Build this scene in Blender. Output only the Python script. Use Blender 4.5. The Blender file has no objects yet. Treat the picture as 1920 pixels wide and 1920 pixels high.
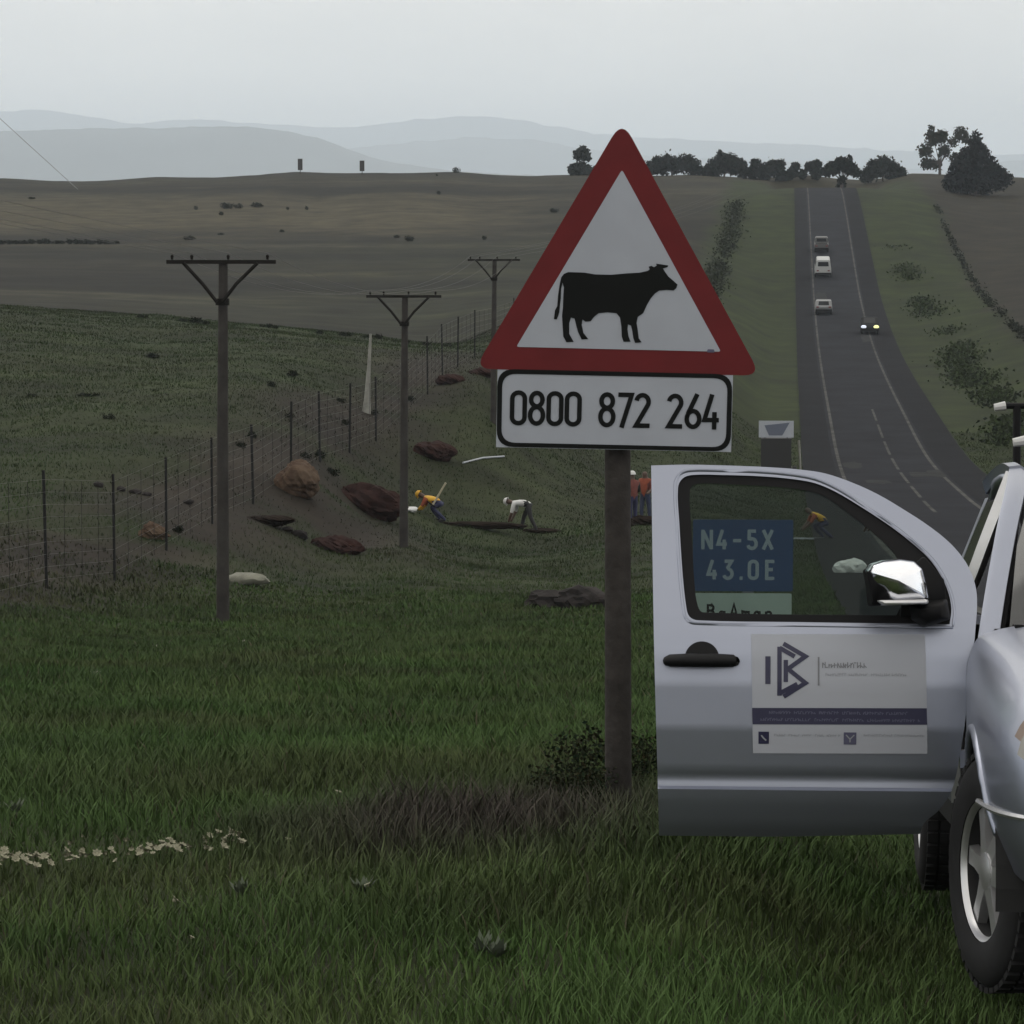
import bpy, bmesh, math, random
import numpy as np
from mathutils import Vector, Matrix, Euler

R = math.radians
rng = np.random.default_rng(7)
random.seed(7)
scene = bpy.context.scene
C = scene.collection

# ------------------------------------------------------------------ camera
F = 6000.0            # focal length in pixels of a 1920 px wide frame
ZC = 2.3              # eye height above the ground under the parked pickup
YAW = math.atan(516 / F)
PITCH = math.atan(460 / F)
cam_data = bpy.data.cameras.new("camera")
cam_data.sensor_width = 36
cam_data.lens = F / 1920 * 36
cam_data.clip_start = 0.1
cam_data.clip_end = 200000
cam = bpy.data.objects.new("camera", cam_data)
C.objects.link(cam)
cam.location = (0, 0, ZC)
cam.rotation_euler = (math.pi / 2 - PITCH, 0, YAW)
scene.camera = cam

# ------------------------------------------------------------------ sky and sun
SUN_EL, SUN_AZ = 50.0, -35.0      # azimuth measured from +Y toward +X
world = bpy.data.worlds.new("World")
scene.world = world
world.use_nodes = True
wn, wl = world.node_tree.nodes, world.node_tree.links
wn.clear()
w_out = wn.new("ShaderNodeOutputWorld")
w_bg = wn.new("ShaderNodeBackground")
w_bg.inputs["Strength"].default_value = 0.1
sky = wn.new("ShaderNodeTexSky")
sky.sky_type = 'NISHITA'
sky.sun_disc = False
sky.sun_elevation = R(SUN_EL)
sky.sun_rotation = R(SUN_AZ)
sky.altitude = 1500
sky.air_density = 1.0
sky.dust_density = 4.0
sky_des = wn.new("ShaderNodeHueSaturation")
sky_des.inputs["Saturation"].default_value = 0.35
wl.new(sky.outputs[0], sky_des.inputs["Color"])
tc = wn.new("ShaderNodeTexCoord")
sep = wn.new("ShaderNodeSeparateXYZ")
wl.new(tc.outputs["Generated"], sep.inputs[0])
grad = wn.new("ShaderNodeMapRange")          # overcast: the cloud deck is brighter overhead than at the horizon
grad.inputs[1].default_value = 0.0
grad.inputs[2].default_value = 1.0
grad.inputs[3].default_value = 13.4
grad.inputs[4].default_value = 14.0
wl.new(sep.outputs[2], grad.inputs[0])
mp = wn.new("ShaderNodeMapping")
mp.inputs["Scale"].default_value = (1, 1, 3.5)
wl.new(tc.outputs["Generated"], mp.inputs[0])
cn = wn.new("ShaderNodeTexNoise")
cn.inputs["Scale"].default_value = 6.0
cn.inputs["Detail"].default_value = 6
cn.inputs["Roughness"].default_value = 0.55
wl.new(mp.outputs[0], cn.inputs["Vector"])
cr = wn.new("ShaderNodeMapRange")
cr.inputs[1].default_value = 0.3
cr.inputs[2].default_value = 0.7
cr.inputs[3].default_value = 0.86
cr.inputs[4].default_value = 1.10
wl.new(cn.outputs[0], cr.inputs[0])
mul = wn.new("ShaderNodeMath")
mul.operation = 'MULTIPLY'
wl.new(grad.outputs[0], mul.inputs[0])
wl.new(cr.outputs[0], mul.inputs[1])
tint = wn.new("ShaderNodeMix")
tint.data_type = 'RGBA'
tint.blend_type = 'MULTIPLY'
tint.inputs["Factor"].default_value = 1.0
tint.inputs["A"].default_value = (1.0, 0.955, 0.875, 1)
wl.new(mul.outputs[0], tint.inputs["B"])
mixw = wn.new("ShaderNodeMix")
mixw.data_type = 'RGBA'
mixw.inputs["Factor"].default_value = 0.9
wl.new(sky_des.outputs[0], mixw.inputs["A"])
wl.new(tint.outputs["Result"], mixw.inputs["B"])
wl.new(mixw.outputs["Result"], w_bg.inputs["Color"])
wl.new(w_bg.outputs[0], w_out.inputs["Surface"])

sun_d = bpy.data.lights.new("sun", 'SUN')
sun_d.energy = 0.6
sun_d.angle = R(40)
sun_d.color = (1.0, 0.96, 0.9)
sun = bpy.data.objects.new("sun", sun_d)
C.objects.link(sun)
sd = Vector((math.sin(R(SUN_AZ)) * math.cos(R(SUN_EL)), math.cos(R(SUN_AZ)) * math.cos(R(SUN_EL)), math.sin(R(SUN_EL))))
sun.rotation_euler = sd.to_track_quat('Z', 'Y').to_euler()
sun.location = (0, 0, 60)

scene.view_settings.view_transform = 'Standard'
scene.view_settings.look = 'None'
scene.view_settings.exposure = 0.0
scene.view_settings.gamma = 1.0
scene.view_settings.use_curve_mapping = False
scene.render.engine = 'CYCLES'
cy = scene.cycles
cy.use_denoising = True
cy.max_bounces = 6
cy.volume_bounces = 4
cy.transparent_max_bounces = 12
cy.sample_clamp_indirect = 6.0
cy.caustics_reflective = False
cy.caustics_refractive = False

# ------------------------------------------------------------------ helpers
def tag(o, label=None, cat=None, group=None, kind=None):
    if label: o["label"] = label
    if cat: o["category"] = cat
    if group: o["group"] = group
    if kind: o["kind"] = kind
    return o

def empty(name, loc=(0, 0, 0), rz=0.0, label=None, cat=None, group=None):
    o = bpy.data.objects.new(name, None)
    o.empty_display_size = 0.2
    C.objects.link(o)
    o.location = loc
    o.rotation_euler = (0, 0, rz)
    return tag(o, label, cat, group)

def link(name, me, mats, parent=None):
    o = bpy.data.objects.new(name, me)
    C.objects.link(o)
    if mats is not None:
        for m in (mats if isinstance(mats, (list, tuple)) else [mats]):
            me.materials.append(m)
    if parent is not None:
        o.parent = parent
    return o

def from_bm(name, bm, mats, parent=None, smooth=False, angle=35):
    bmesh.ops.recalc_face_normals(bm, faces=bm.faces)
    me = bpy.data.meshes.new(name)
    bm.to_mesh(me)
    bm.free()
    if smooth:
        me.shade_smooth()
        me.set_sharp_from_angle(angle=R(angle))
    return link(name, me, mats, parent)

def np_mesh(name, verts, tris, mats, parent=None, smooth=False, cols=None):
    verts = np.asarray(verts, dtype=np.float32)
    tris = np.asarray(tris, dtype=np.int32)
    n = tris.shape[1]
    me = bpy.data.meshes.new(name)
    me.vertices.add(len(verts))
    me.vertices.foreach_set("co", verts.ravel())
    me.loops.add(tris.size)
    me.loops.foreach_set("vertex_index", tris.ravel())
    me.polygons.add(len(tris))
    me.polygons.foreach_set("loop_start", np.arange(0, tris.size, n, dtype=np.int32))
    me.polygons.foreach_set("loop_total", np.full(len(tris), n, dtype=np.int32))
    if smooth:
        me.polygons.foreach_set("use_smooth", np.ones(len(tris), dtype=bool))
    if cols is not None:
        ca = me.color_attributes.new("col", 'FLOAT_COLOR', 'POINT')
        c4 = np.ones((len(verts), 4), dtype=np.float32)
        c4[:, :3] = cols
        ca.data.foreach_set("color", c4.ravel())
    me.update()
    me.validate()
    return link(name, me, mats, parent)

def evaluated(o):
    """replace the object's mesh by its modified mesh"""
    bpy.context.view_layer.update()
    dg = bpy.context.evaluated_depsgraph_get()
    me = bpy.data.meshes.new_from_object(o.evaluated_get(dg))
    o.modifiers.clear()
    o.data = me
    return o

def bm_box(bm, x0, x1, y0, y1, z0, z1, M=None):
    vs = [bm.verts.new((x, y, z)) for x in (x0, x1) for y in (y0, y1) for z in (z0, z1)]
    for f in ((0, 1, 3, 2), (4, 6, 7, 5), (0, 4, 5, 1), (2, 3, 7, 6), (0, 2, 6, 4), (1, 5, 7, 3)):
        bm.faces.new([vs[i] for i in f])
    if M is not None:
        bmesh.ops.transform(bm, matrix=M, verts=vs)
    return vs

def bm_tube(bm, pts, rad, seg=8, cap=True):
    pts = [Vector(p) for p in pts]
    rads = rad if isinstance(rad, (list, tuple)) else [rad] * len(pts)
    rings = []
    for i, p in enumerate(pts):
        t = (pts[min(i + 1, len(pts) - 1)] - pts[max(i - 1, 0)]).normalized()
        ref = Vector((0, 0, 1)) if abs(t.z) < 0.9 else Vector((1, 0, 0))
        a = t.cross(ref).normalized()
        b = t.cross(a)
        rings.append([bm.verts.new(p + rads[i] * (math.cos(2 * math.pi * j / seg) * a + math.sin(2 * math.pi * j / seg) * b)) for j in range(seg)])
    for r0, r1 in zip(rings, rings[1:]):
        for j in range(seg):
            bm.faces.new((r0[j], r0[(j + 1) % seg], r1[(j + 1) % seg], r1[j]))
    if cap:
        bm.faces.new(rings[0][::-1])
        bm.faces.new(rings[-1])

def bm_prism(bm, pts2, z0, z1):
    """closed polygon in local x,y extruded along z"""
    a = [bm.verts.new((x, y, z0)) for x, y in pts2]
    b = [bm.verts.new((x, y, z1)) for x, y in pts2]
    bm.faces.new(a[::-1])
    bm.faces.new(b)
    n = len(pts2)
    for i in range(n):
        bm.faces.new((a[i], a[(i + 1) % n], b[(i + 1) % n], b[i]))

def bm_lathe(bm, prof, seg=32, axis='x'):
    """profile (axial, radius) turned about an axis"""
    rings = []
    for a, r in prof:
        ring = []
        for j in range(seg):
            t = 2 * math.pi * j / seg
            c, s = r * math.cos(t), r * math.sin(t)
            ring.append(bm.verts.new((a, c, s) if axis == 'x' else ((c, a, s) if axis == 'y' else (c, s, a))))
        rings.append(ring)
    for r0, r1 in zip(rings, rings[1:]):
        for j in range(seg):
            bm.faces.new((r0[j], r0[(j + 1) % seg], r1[(j + 1) % seg], r1[j]))
    return rings

def round_poly(pts, rad, seg=5):
    out = []
    n = len(pts)
    for i in range(n):
        p0, p1, p2 = Vector(pts[i - 1]), Vector(pts[i]), Vector(pts[(i + 1) % n])
        a, b = (p0 - p1), (p2 - p1)
        r = rad[i] if isinstance(rad, (list, tuple)) else rad
        ang = a.angle(b)
        l = min(r / math.tan(ang / 2), a.length * .48, b.length * .48)
        q0, q2 = p1 + a.normalized() * l, p1 + b.normalized() * l
        for k in range(seg + 1):
            t = k / seg
            q = (1 - t) ** 2 * q0 + 2 * t * (1 - t) * p1 + t * t * q2
            out.append((q.x, q.y))
    return out

def ribbon(bm, pts, w, z, closed=False):
    """flat stroke of width w along a 2D polyline at height z"""
    n = len(pts)
    P = [Vector(p) for p in pts]
    L, Rr = [], []
    for i in range(n):
        if closed:
            a, b = P[i - 1], P[(i + 1) % n]
            d0, d1 = (P[i] - a).normalized(), (b - P[i]).normalized()
        else:
            d0 = (P[i] - P[i - 1]).normalized() if i else (P[1] - P[0]).normalized()
            d1 = (P[i + 1] - P[i]).normalized() if i < n - 1 else d0
        n0, n1 = Vector((-d0.y, d0.x)), Vector((-d1.y, d1.x))
        m = (n0 + n1)
        if m.length < 1e-4:
            m = n0
        m.normalize()
        s = w / 2 / max(m.dot(n0), .4)
        L.append(bm.verts.new((*(P[i] + m * s), z)))
        Rr.append(bm.verts.new((*(P[i] - m * s), z)))
    for i in range(n if closed else n - 1):
        j = (i + 1) % n
        bm.faces.new((Rr[i], Rr[j], L[j], L[i]))

def arc(cx, cy, rx, ry, a0, a1, n=10):
    return [(cx + rx * math.cos(R(a0 + (a1 - a0) * i / n)), cy + ry * math.sin(R(a0 + (a1 - a0) * i / n))) for i in range(n + 1)]

# road-sign style stroke letters in a cell .46 wide and 1 high
GL = {
    '0': [(arc(.23, .77, .165, .165, 180, 0) + arc(.23, .23, .165, .165, 0, -180), True)],
    '8': [(arc(.23, .745, .15, .19, -90, 270, 20)[:-1], True), (arc(.23, .30, .17, .235, -90, 270, 22)[:-1], True)],
    '7': [([(.05, .935), (.40, .935), (.15, 0)], False)],
    '2': [(arc(.22, .745, .16, .19, 170, -25, 12) + [(.06, .07), (.42, .07)], False)],
    '6': [([(.33, 1.0), (.10, .45)] + arc(.23, .29, .165, .225, 150, -210, 22), False)],
    '4': [([(.25, 1.0), (.06, .27), (.44, .27)], False), ([(.32, .5), (.32, 0)], False)],
    '3': [([(.06, .935), (.36, .935), (.2, .62)] + arc(.2, .30, .18, .24, 75, -160, 14), False)],
    '5': [([(.38, .935), (.10, .935), (.09, .55)] + arc(.21, .30, .18, .25, 110, -160, 14), False)],
    'N': [([(.06, 0), (.06, 1)], False), ([(.06, .97), (.42, .03)], False), ([(.42, 0), (.42, 1)], False)],
    'X': [([(.05, 1), (.43, 0)], False), ([(.43, 1), (.05, 0)], False)],
    'E': [([(.42, .935), (.10, .935), (.10, .065), (.42, .065)], False), ([(.10, .52), (.36, .52)], False)],
    '-': [([(.05, .45), (.4, .45)], False)],
    '.': [([(.0, .07), (.13, .07)], False)],
    'B': [([(.08, .065), (.08, .935), (.26, .935)] + arc(.26, .74, .13, .195, 90, -90, 8) + [(.1, .545)], False), (([(.26, .545)] + arc(.26, .305, .15, .24, 90, -90, 8) + [(.08, .065)]), False)],
    'A': [([(.03, 0), (.23, 1), (.43, 0)], False), ([(.12, .33), (.34, .33)], False)],
    'a': [(arc(.2, .25, .13, .22, 0, 360, 14)[:-1], True), ([(.35, .52), (.35, 0)], False)],
    'm': [([(.05, 0), (.05, .5), (.22, .45), (.22, 0)], False), ([(.22, .45), (.4, .45), (.4, 0)], False)],
    'n': [([(.06, 0), (.06, .5)], False), ([(.06, .40)] + arc(.21, .33, .13, .14, 120, 0, 6) + [(.34, 0)], False)],
}
def strokes(bm, text, x, y, h, pitch, w, z, sx=1.0):
    for ch in text:
        if ch != ' ':
            for k, (pl, closed) in enumerate(GL[ch]):
                ribbon(bm, [(x + px * h * sx, y + py * h) for px, py in pl], w, z + k * 4e-5, closed)
        x += pitch * (0.5 if ch == '.' else 1)

# ---- photograph measurements -> world: f/k is the horizontal distance, k the pixels per metre there
def W(px, py, k):
    yp = F / k
    a = PITCH + math.atan((py - 960) / F)
    depth = yp * (math.cos(PITCH) + math.tan(a) * math.sin(PITCH))
    xp = (px - 960) / F * depth
    return Vector((xp * math.cos(YAW) - yp * math.sin(YAW), xp * math.sin(YAW) + yp * math.cos(YAW), ZC - yp * math.tan(a)))

def vnoise(x, y, seed=0):
    """smooth value noise, numpy"""
    xi, yi = np.floor(x).astype(np.int64), np.floor(y).astype(np.int64)
    xf, yf = x - xi, y - yi
    def h(a, b):
        n = (a * 374761393 + b * 668265263 + seed * 974711) & 0x7fffffff
        n = ((n ^ (n >> 13)) * 1274126177) & 0x7fffffff
        return ((n ^ (n >> 16)) & 0xffff) / 65535.0
    u, v = xf * xf * (3 - 2 * xf), yf * yf * (3 - 2 * yf)
    return (h(xi, yi) * (1 - u) + h(xi + 1, yi) * u) * (1 - v) + (h(xi, yi + 1) * (1 - u) + h(xi + 1, yi + 1) * u) * v

def fbm(x, y, seed=0, oct=4):
    s, a, t = 0, 1, 0
    for i in range(oct):
        s = s + a * vnoise(x * 2 ** i, y * 2 ** i, seed + i * 17)
        t += a
        a *= .5
    return s / t

def sstep(a, b, x):
    t = np.clip((x - a) / (b - a), 0, 1)
    return t * t * (3 - 2 * t)

# ------------------------------------------------------------------ materials
def mat(name, col, rough=.7, metal=0.0, var=.0, vscale=5.0, bump=0.0, bscale=40.0, spec=.5, coat=0.0, col2=None, attr=False):
    m = bpy.data.materials.new(name)
    m.use_nodes = True
    nt = m.node_tree
    b = nt.nodes["Principled BSDF"]
    b.inputs["Base Color"].default_value = (*col, 1)
    b.inputs["Roughness"].default_value = rough
    b.inputs["Metallic"].default_value = metal
    b.inputs["Specular IOR Level"].default_value = spec
    b.inputs["Coat Weight"].default_value = coat
    b.inputs["Coat Roughness"].default_value = .08
    t = nt.nodes.new("ShaderNodeTexCoord")
    if var > 0 or col2 is not None or attr:
        n = nt.nodes.new("ShaderNodeTexNoise")
        n.inputs["Scale"].default_value = vscale
        n.inputs["Detail"].default_value = 7
        n.inputs["Roughness"].default_value = .6
        nt.links.new(t.outputs["Object"], n.inputs["Vector"])
        mr = nt.nodes.new("ShaderNodeMapRange")
        mr.inputs[1].default_value = .3
        mr.inputs[2].default_value = .7
        nt.links.new(n.outputs[0], mr.inputs[0])
        mx = nt.nodes.new("ShaderNodeMix")
        mx.data_type = 'RGBA'
        nt.links.new(mr.outputs[0], mx.inputs["Factor"])
        if attr:
            at = nt.nodes.new("ShaderNodeVertexColor")
            at.layer_name = "col"
            mx.blend_type = 'MULTIPLY'
            mx.inputs["Factor"].default_value = 1
            nt.links.remove(mx.inputs["Factor"].links[0])
            cb = nt.nodes.new("ShaderNodeCombineColor")
            mr.inputs[3].default_value = 1 - var
            mr.inputs[4].default_value = 1 + var
            for i in range(3):
                nt.links.new(mr.outputs[0], cb.inputs[i])
            mx.clamp_result = False
            nt.links.new(at.outputs[0], mx.inputs["A"])
            nt.links.new(cb.outputs[0], mx.inputs["B"])
        else:
            c2 = col2 if col2 is not None else tuple(c * (1 - var) for c in col)
            c1 = col if col2 is not None else tuple(min(1, c * (1 + var)) for c in col)
            mx.inputs["A"].default_value = (*c2, 1)
            mx.inputs["B"].default_value = (*c1, 1)
        nt.links.new(mx.outputs["Result"], b.inputs["Base Color"])
    if bump > 0:
        n2 = nt.nodes.new("ShaderNodeTexNoise")
        n2.inputs["Scale"].default_value = bscale
        n2.inputs["Detail"].default_value = 5
        nt.links.new(t.outputs["Object"], n2.inputs["Vector"])
        bp = nt.nodes.new("ShaderNodeBump")
        bp.inputs["Strength"].default_value = bump
        bp.inputs["Distance"].default_value = .02
        nt.links.new(n2.outputs[0], bp.inputs["Height"])
        nt.links.new(bp.outputs[0], b.inputs["Normal"])
    return m

def glass_mat(name, tint_c, refl_rough=.05):
    m = bpy.data.materials.new(name)
    m.use_nodes = True
    nt = m.node_tree
    nt.nodes.clear()
    o = nt.nodes.new("ShaderNodeOutputMaterial")
    tr = nt.nodes.new("ShaderNodeBsdfTransparent")
    tr.inputs[0].default_value = (*tint_c, 1)
    gl = nt.nodes.new("ShaderNodeBsdfGlossy")
    gl.inputs["Roughness"].default_value = refl_rough
    fr = nt.nodes.new("ShaderNodeFresnel")
    fr.inputs[0].default_value = 1.2
    mx = nt.nodes.new("ShaderNodeMixShader")
    nt.links.new(fr.outputs[0], mx.inputs[0])
    nt.links.new(tr.outputs[0], mx.inputs[1])
    nt.links.new(gl.outputs[0], mx.inputs[2])
    nt.links.new(mx.outputs[0], o.inputs[0])
    return m

M = {}
M['ground'] = mat('ground', (.06, .07, .03), .95, attr=True, var=.5, vscale=.22, bump=.6, bscale=1.6, spec=.1)
M['grass'] = mat('grass', (.06, .08, .03), .8, attr=True, var=.2, vscale=.7, spec=.2)
M['road'] = mat('asphalt', (.0165, .0175, .0215), .95, var=.25, vscale=.25, bump=.3, bscale=30, spec=.04)
M['road_dark'] = mat('asphalt_shoulder', (.0105, .011, .0133), .95, var=.2, vscale=.3, bump=.3, bscale=30, spec=.04)
M['line'] = mat('road_paint', (.055, .055, .053), .95, spec=.05, var=.5, vscale=.5)
M['patch'] = mat('asphalt_patch', (.024, .025, .026), .95, spec=.05, var=.3, vscale=.6)
M['pole_wood'] = mat('weathered_pole_wood', (.042, .038, .036), .95, var=.3, vscale=9, bump=.4, bscale=30, spec=.15)
M['utility_wood'] = mat('tarred_wood', (.042, .039, .037), .95, var=.3, vscale=3, bump=.3, bscale=20, spec=.1)
M['crossarm'] = mat('creosote_timber', (.014, .013, .012), .95, var=.3, vscale=6, spec=.15)
M['sign_white'] = mat('sign_white', (.33, .352, .40), .5, var=.05, vscale=4)
M['sign_red'] = mat('sign_red', (.115, .010, .012), .55, spec=.25, var=.12, vscale=5)
M['sign_black'] = mat('sign_black', (.006, .007, .007), .6, spec=.12)
M['sign_back'] = mat('galvanised_back', (.25, .26, .27), .5, metal=.6, var=.1, vscale=4)
M['sign_blue'] = mat('sign_blue', (.020, .060, .17), .5, var=.08, vscale=4)
M['sign_grey'] = mat('sign_letter_grey', (.32, .38, .45), .5)
M['sign_pale'] = mat('sign_pale_green', (.42, .50, .47), .5, var=.08)
M['paint'] = mat('silver_paint', (.285, .305, .37), .36, metal=.85, var=.03, vscale=2.0, coat=.25)
M['chrome'] = mat('chrome', (.85, .86, .90), .16, metal=1.0)
M['rubber'] = mat('rubber', (.012, .012, .013), .75, var=.3, vscale=12, spec=.3)
M['blacktrim'] = mat('black_trim', (.006, .006, .007), .6, spec=.15)
M['handle'] = mat('black_handle', (.006, .006, .007), .55, spec=.2)
M['interior'] = mat('dark_interior', (.018, .018, .019), .8)
M['alloy'] = mat('alloy_silver', (.60, .60, .61), .35, metal=.85, var=.08, vscale=8)
M['glass'] = glass_mat('window_glass', (.60, .66, .64))
M['darkglass'] = mat('tinted_glass', (.010, .012, .013), .06, spec=.6)
M['lens'] = mat('headlight_lens', (.20, .19, .17), .15, metal=.3, coat=.5)
M['amber'] = mat('amber_lens', (.10, .05, .02), .3, coat=.5)
M['sticker'] = mat('sticker_white', (.36, .375, .42), .5, spec=.2)
M['navy'] = mat('sticker_navy', (.012, .012, .045), .45)
M['navy_text'] = mat('sticker_band_text', (.075, .075, .13), .5)
M['grey_text'] = mat('sticker_grey_text', (.15, .155, .17), .5)
M['pale_text'] = mat('sticker_pale_text', (.25, .26, .285), .5)
M['soil'] = mat('red_soil', (.036, .019, .016), .98, col2=(.016, .010, .010), vscale=3.0, bump=.8, bscale=6, spec=.05)
M['darksoil'] = mat('dark_soil', (.020, .014, .011), .98, col2=(.009, .007, .006), vscale=4, bump=.8, bscale=8, spec=.05)
M['boulder'] = mat('orange_boulder', (.115, .084, .060), .95, col2=(.042, .024, .017), vscale=1.6, bump=.6, bscale=5, spec=.1)
M['rock'] = mat('grey_rock', (.040, .035, .034), .95, col2=(.010, .009, .009), vscale=2.2, bump=.8, bscale=6, spec=.1)
M['palestone'] = mat('pale_stone', (.15, .15, .12), .9, var=.3, vscale=5, bump=.4, bscale=9)
M['whitepost'] = mat('white_post', (.20, .20, .18), .8, var=.2, vscale=4)
M['steel'] = mat('fence_steel', (.018, .018, .018), .9, spec=.1)
M['wire'] = mat('wire', (.05, .05, .05), .6, metal=.3)
M['bark'] = mat('bark', (.05, .04, .032), .95, var=.3, vscale=4)
M['leaf_dark'] = mat('leaf_dark', (.022, .028, .021), .9, attr=True, var=.3, vscale=.9, spec=.05)
M['petal'] = mat('petal', (.19, .185, .125), .8, var=.2, vscale=30)
M['stem'] = mat('stem', (.06, .085, .03), .8)
M['yellow'] = mat('yellow_vest', (.48, .27, .02), .8, var=.25, vscale=6)
M['orange'] = mat('orange_vest', (.20, .045, .02), .9, var=.2, vscale=6)
M['farglass'] = mat('car_glass', (.006, .007, .008), .5, spec=.15)
M['whitecloth'] = mat('white_cloth', (.50, .50, .50), .85, var=.12, vscale=8)
M['navycloth'] = mat('navy_cloth', (.020, .022, .06), .9, var=.2, vscale=6)
M['blackcloth'] = mat('black_cloth', (.015, .015, .016), .9, var=.2, vscale=6)
M['bluecloth'] = mat('blue_denim', (.028, .036, .07), .9, var=.2, vscale=6)
M['redcloth'] = mat('red_cloth', (.12, .035, .028), .9, var=.2, vscale=6)
M['skin'] = mat('skin', (.07, .04, .028), .6)
M['timber'] = mat('pale_timber', (.35, .31, .23), .8, var=.15, vscale=8)
M['hill'] = mat('hill', (.11, .122, .118), .95, var=.2, vscale=.002, spec=.05)  # base colour lightened to stand in for more haze on the ridges

# ------------------------------------------------------------------ terrain
def pchip(xs, ys):
    xs, ys = np.array(xs, float), np.array(ys, float)
    h, d = np.diff(xs), np.diff(ys) / np.diff(xs)
    m = np.zeros_like(ys)
    m[0], m[-1] = d[0], d[-1]
    for i in range(1, len(xs) - 1):
        if d[i - 1] * d[i] > 0:
            w1, w2 = 2 * h[i] + h[i - 1], h[i] + 2 * h[i - 1]
            m[i] = (w1 + w2) / (w1 / d[i - 1] + w2 / d[i])
    def f(x):
        x = np.clip(np.asarray(x, float), xs[0], xs[-1])
        i = np.clip(np.searchsorted(xs, x) - 1, 0, len(xs) - 2)
        t = (x - xs[i]) / h[i]
        return ((1 + 2 * t) * (1 - t) ** 2 * ys[i] + t * (1 - t) ** 2 * h[i] * m[i] + t * t * (3 - 2 * t) * ys[i + 1] + t * t * (t - 1) * h[i] * m[i + 1])
    return f

ROAD_X0, ROAD_X1 = 0.85, 10.1
road_tab = [(800, 2160), (590, 1863), (449, 1672), (300, 1410), (150, 1175), (85, 1078), (60, 1010), (43, 932), (34, 862), (27.6, 772), (21.5, 672),
            (17.6, 572), (15.2, 470), (13.6, 395), (12.6, 357), (12.3, 352), (11.9, 354), (11.3, 366), (10.6, 376)]
rt = [W(1476 + 5.5 * k if k < 120 else 1476, py, k) for k, py in road_tab]
road_z = pchip([-60] + [v.y for v in rt], [rt[0].z + 3.8] + [v.z for v in rt])
ROAD_END = rt[-1].y - 4

ctl = []
for px in (-500, 0, 500, 960, 1400):
    ctl += [(px, 2150, 800), (px, 1870, 620), (px, 1525, 425), (px, 1385, 300), (px, 1262, 200), (px, 1198, 150)]
ctl += [(-300, 1180, 118), (0, 1130, 108), (88, 1105, 100), (215, 1085, 91), (418, 1172, 105), (700, 1180, 105), (960, 1175, 105), (1300, 1165, 105),
        (960, 1085, 78), (757, 1023, 72), (600, 1010, 72), (985, 1000, 59), (1200, 985, 59), (825, 985, 60), (1350, 985, 58), (690, 985, 66), (560, 985, 72),
        (930, 850, 52), (900, 725, 48), (925, 790, 50), (858, 690, 44), (760, 780, 51), (600, 860, 62.6), (398, 985, 77), (1150, 860, 42), (1300, 800, 36),
        (1400, 880, 37), (1450, 765, 27.6), (1450, 572, 17.6), (1250, 620, 24), (1150, 570, 22), (1250, 480, 17), (1400, 470, 15.2), (1450, 357, 12.6), (1250, 362, 12.4),
        (0, 980, 85), (200, 970, 80), (-400, 900, 72), (0, 800, 62), (250, 760, 58), (400, 850, 66), (-400, 680, 50), (0, 660, 48), (300, 650, 44), (600, 720, 50),
        (-400, 560, 38), (0, 575, 38), (300, 592, 37), (500, 612, 36), (700, 632, 36), (860, 648, 36), (1000, 610, 33),
        (-400, 566, 31), (0, 580, 31), (300, 598, 31), (500, 616, 30.5), (700, 634, 30.5), (860, 646, 31),
        (-400, 545, 23), (0, 548, 23), (300, 565, 23.5), (600, 590, 25), (900, 580, 25)]
for px in (-500, 0, 300, 600, 900, 1200):
    ctl += [(px, 450, 16), (px, 385, 12.8)]
for px, py in ((-500, 340), (0, 334), (300, 331), (560, 322), (700, 324), (860, 322), (1100, 326), (1300, 327), (1500, 327), (1700, 325), (1900, 332), (2300, 335)):
    ctl += [(px, py, 10.4), (px, py + 12, 9.2), (px, 385, 7), (px, 440, 4)]
ctl += [(1470, 366, 11.5), (1640, 366, 11.5), (1300, 345, 11.6), (1800, 352, 11.6)]
for px in (1920, 2300):
    ctl += [(px, 362, 12), (px, 470, 15), (px, 600, 20), (px, 742, 27), (px, 850, 36), (px, 1000, 58), (px, 1170, 140), (px, 1395, 300), (px, 1660, 449), (px, 1863, 590), (px, 2160, 800)]
ctl += [(1660, 357, 12.6), (1760, 470, 15.1), (1800, 600, 19), (1850, 745, 26)]
cp = np.array(ctl, float)
CX, CL, CV = cp[:, 0] / 500, np.log(cp[:, 2]) * 1.3, cp[:, 1]
def tps_k(r2):
    return np.where(r2 > 1e-12, .5 * r2 * np.log(np.maximum(r2, 1e-12)), 0)
n_c = len(cp)
A = np.zeros((n_c + 3, n_c + 3))
A[:n_c, :n_c] = tps_k((CX[:, None] - CX) ** 2 + (CL[:, None] - CL) ** 2) + np.eye(n_c) * .004
A[:n_c, n_c:] = np.c_[np.ones(n_c), CX, CL]
A[n_c:, :n_c] = A[:n_c, n_c:].T
tps_w = np.linalg.solve(A, np.r_[CV, 0, 0, 0])

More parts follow.
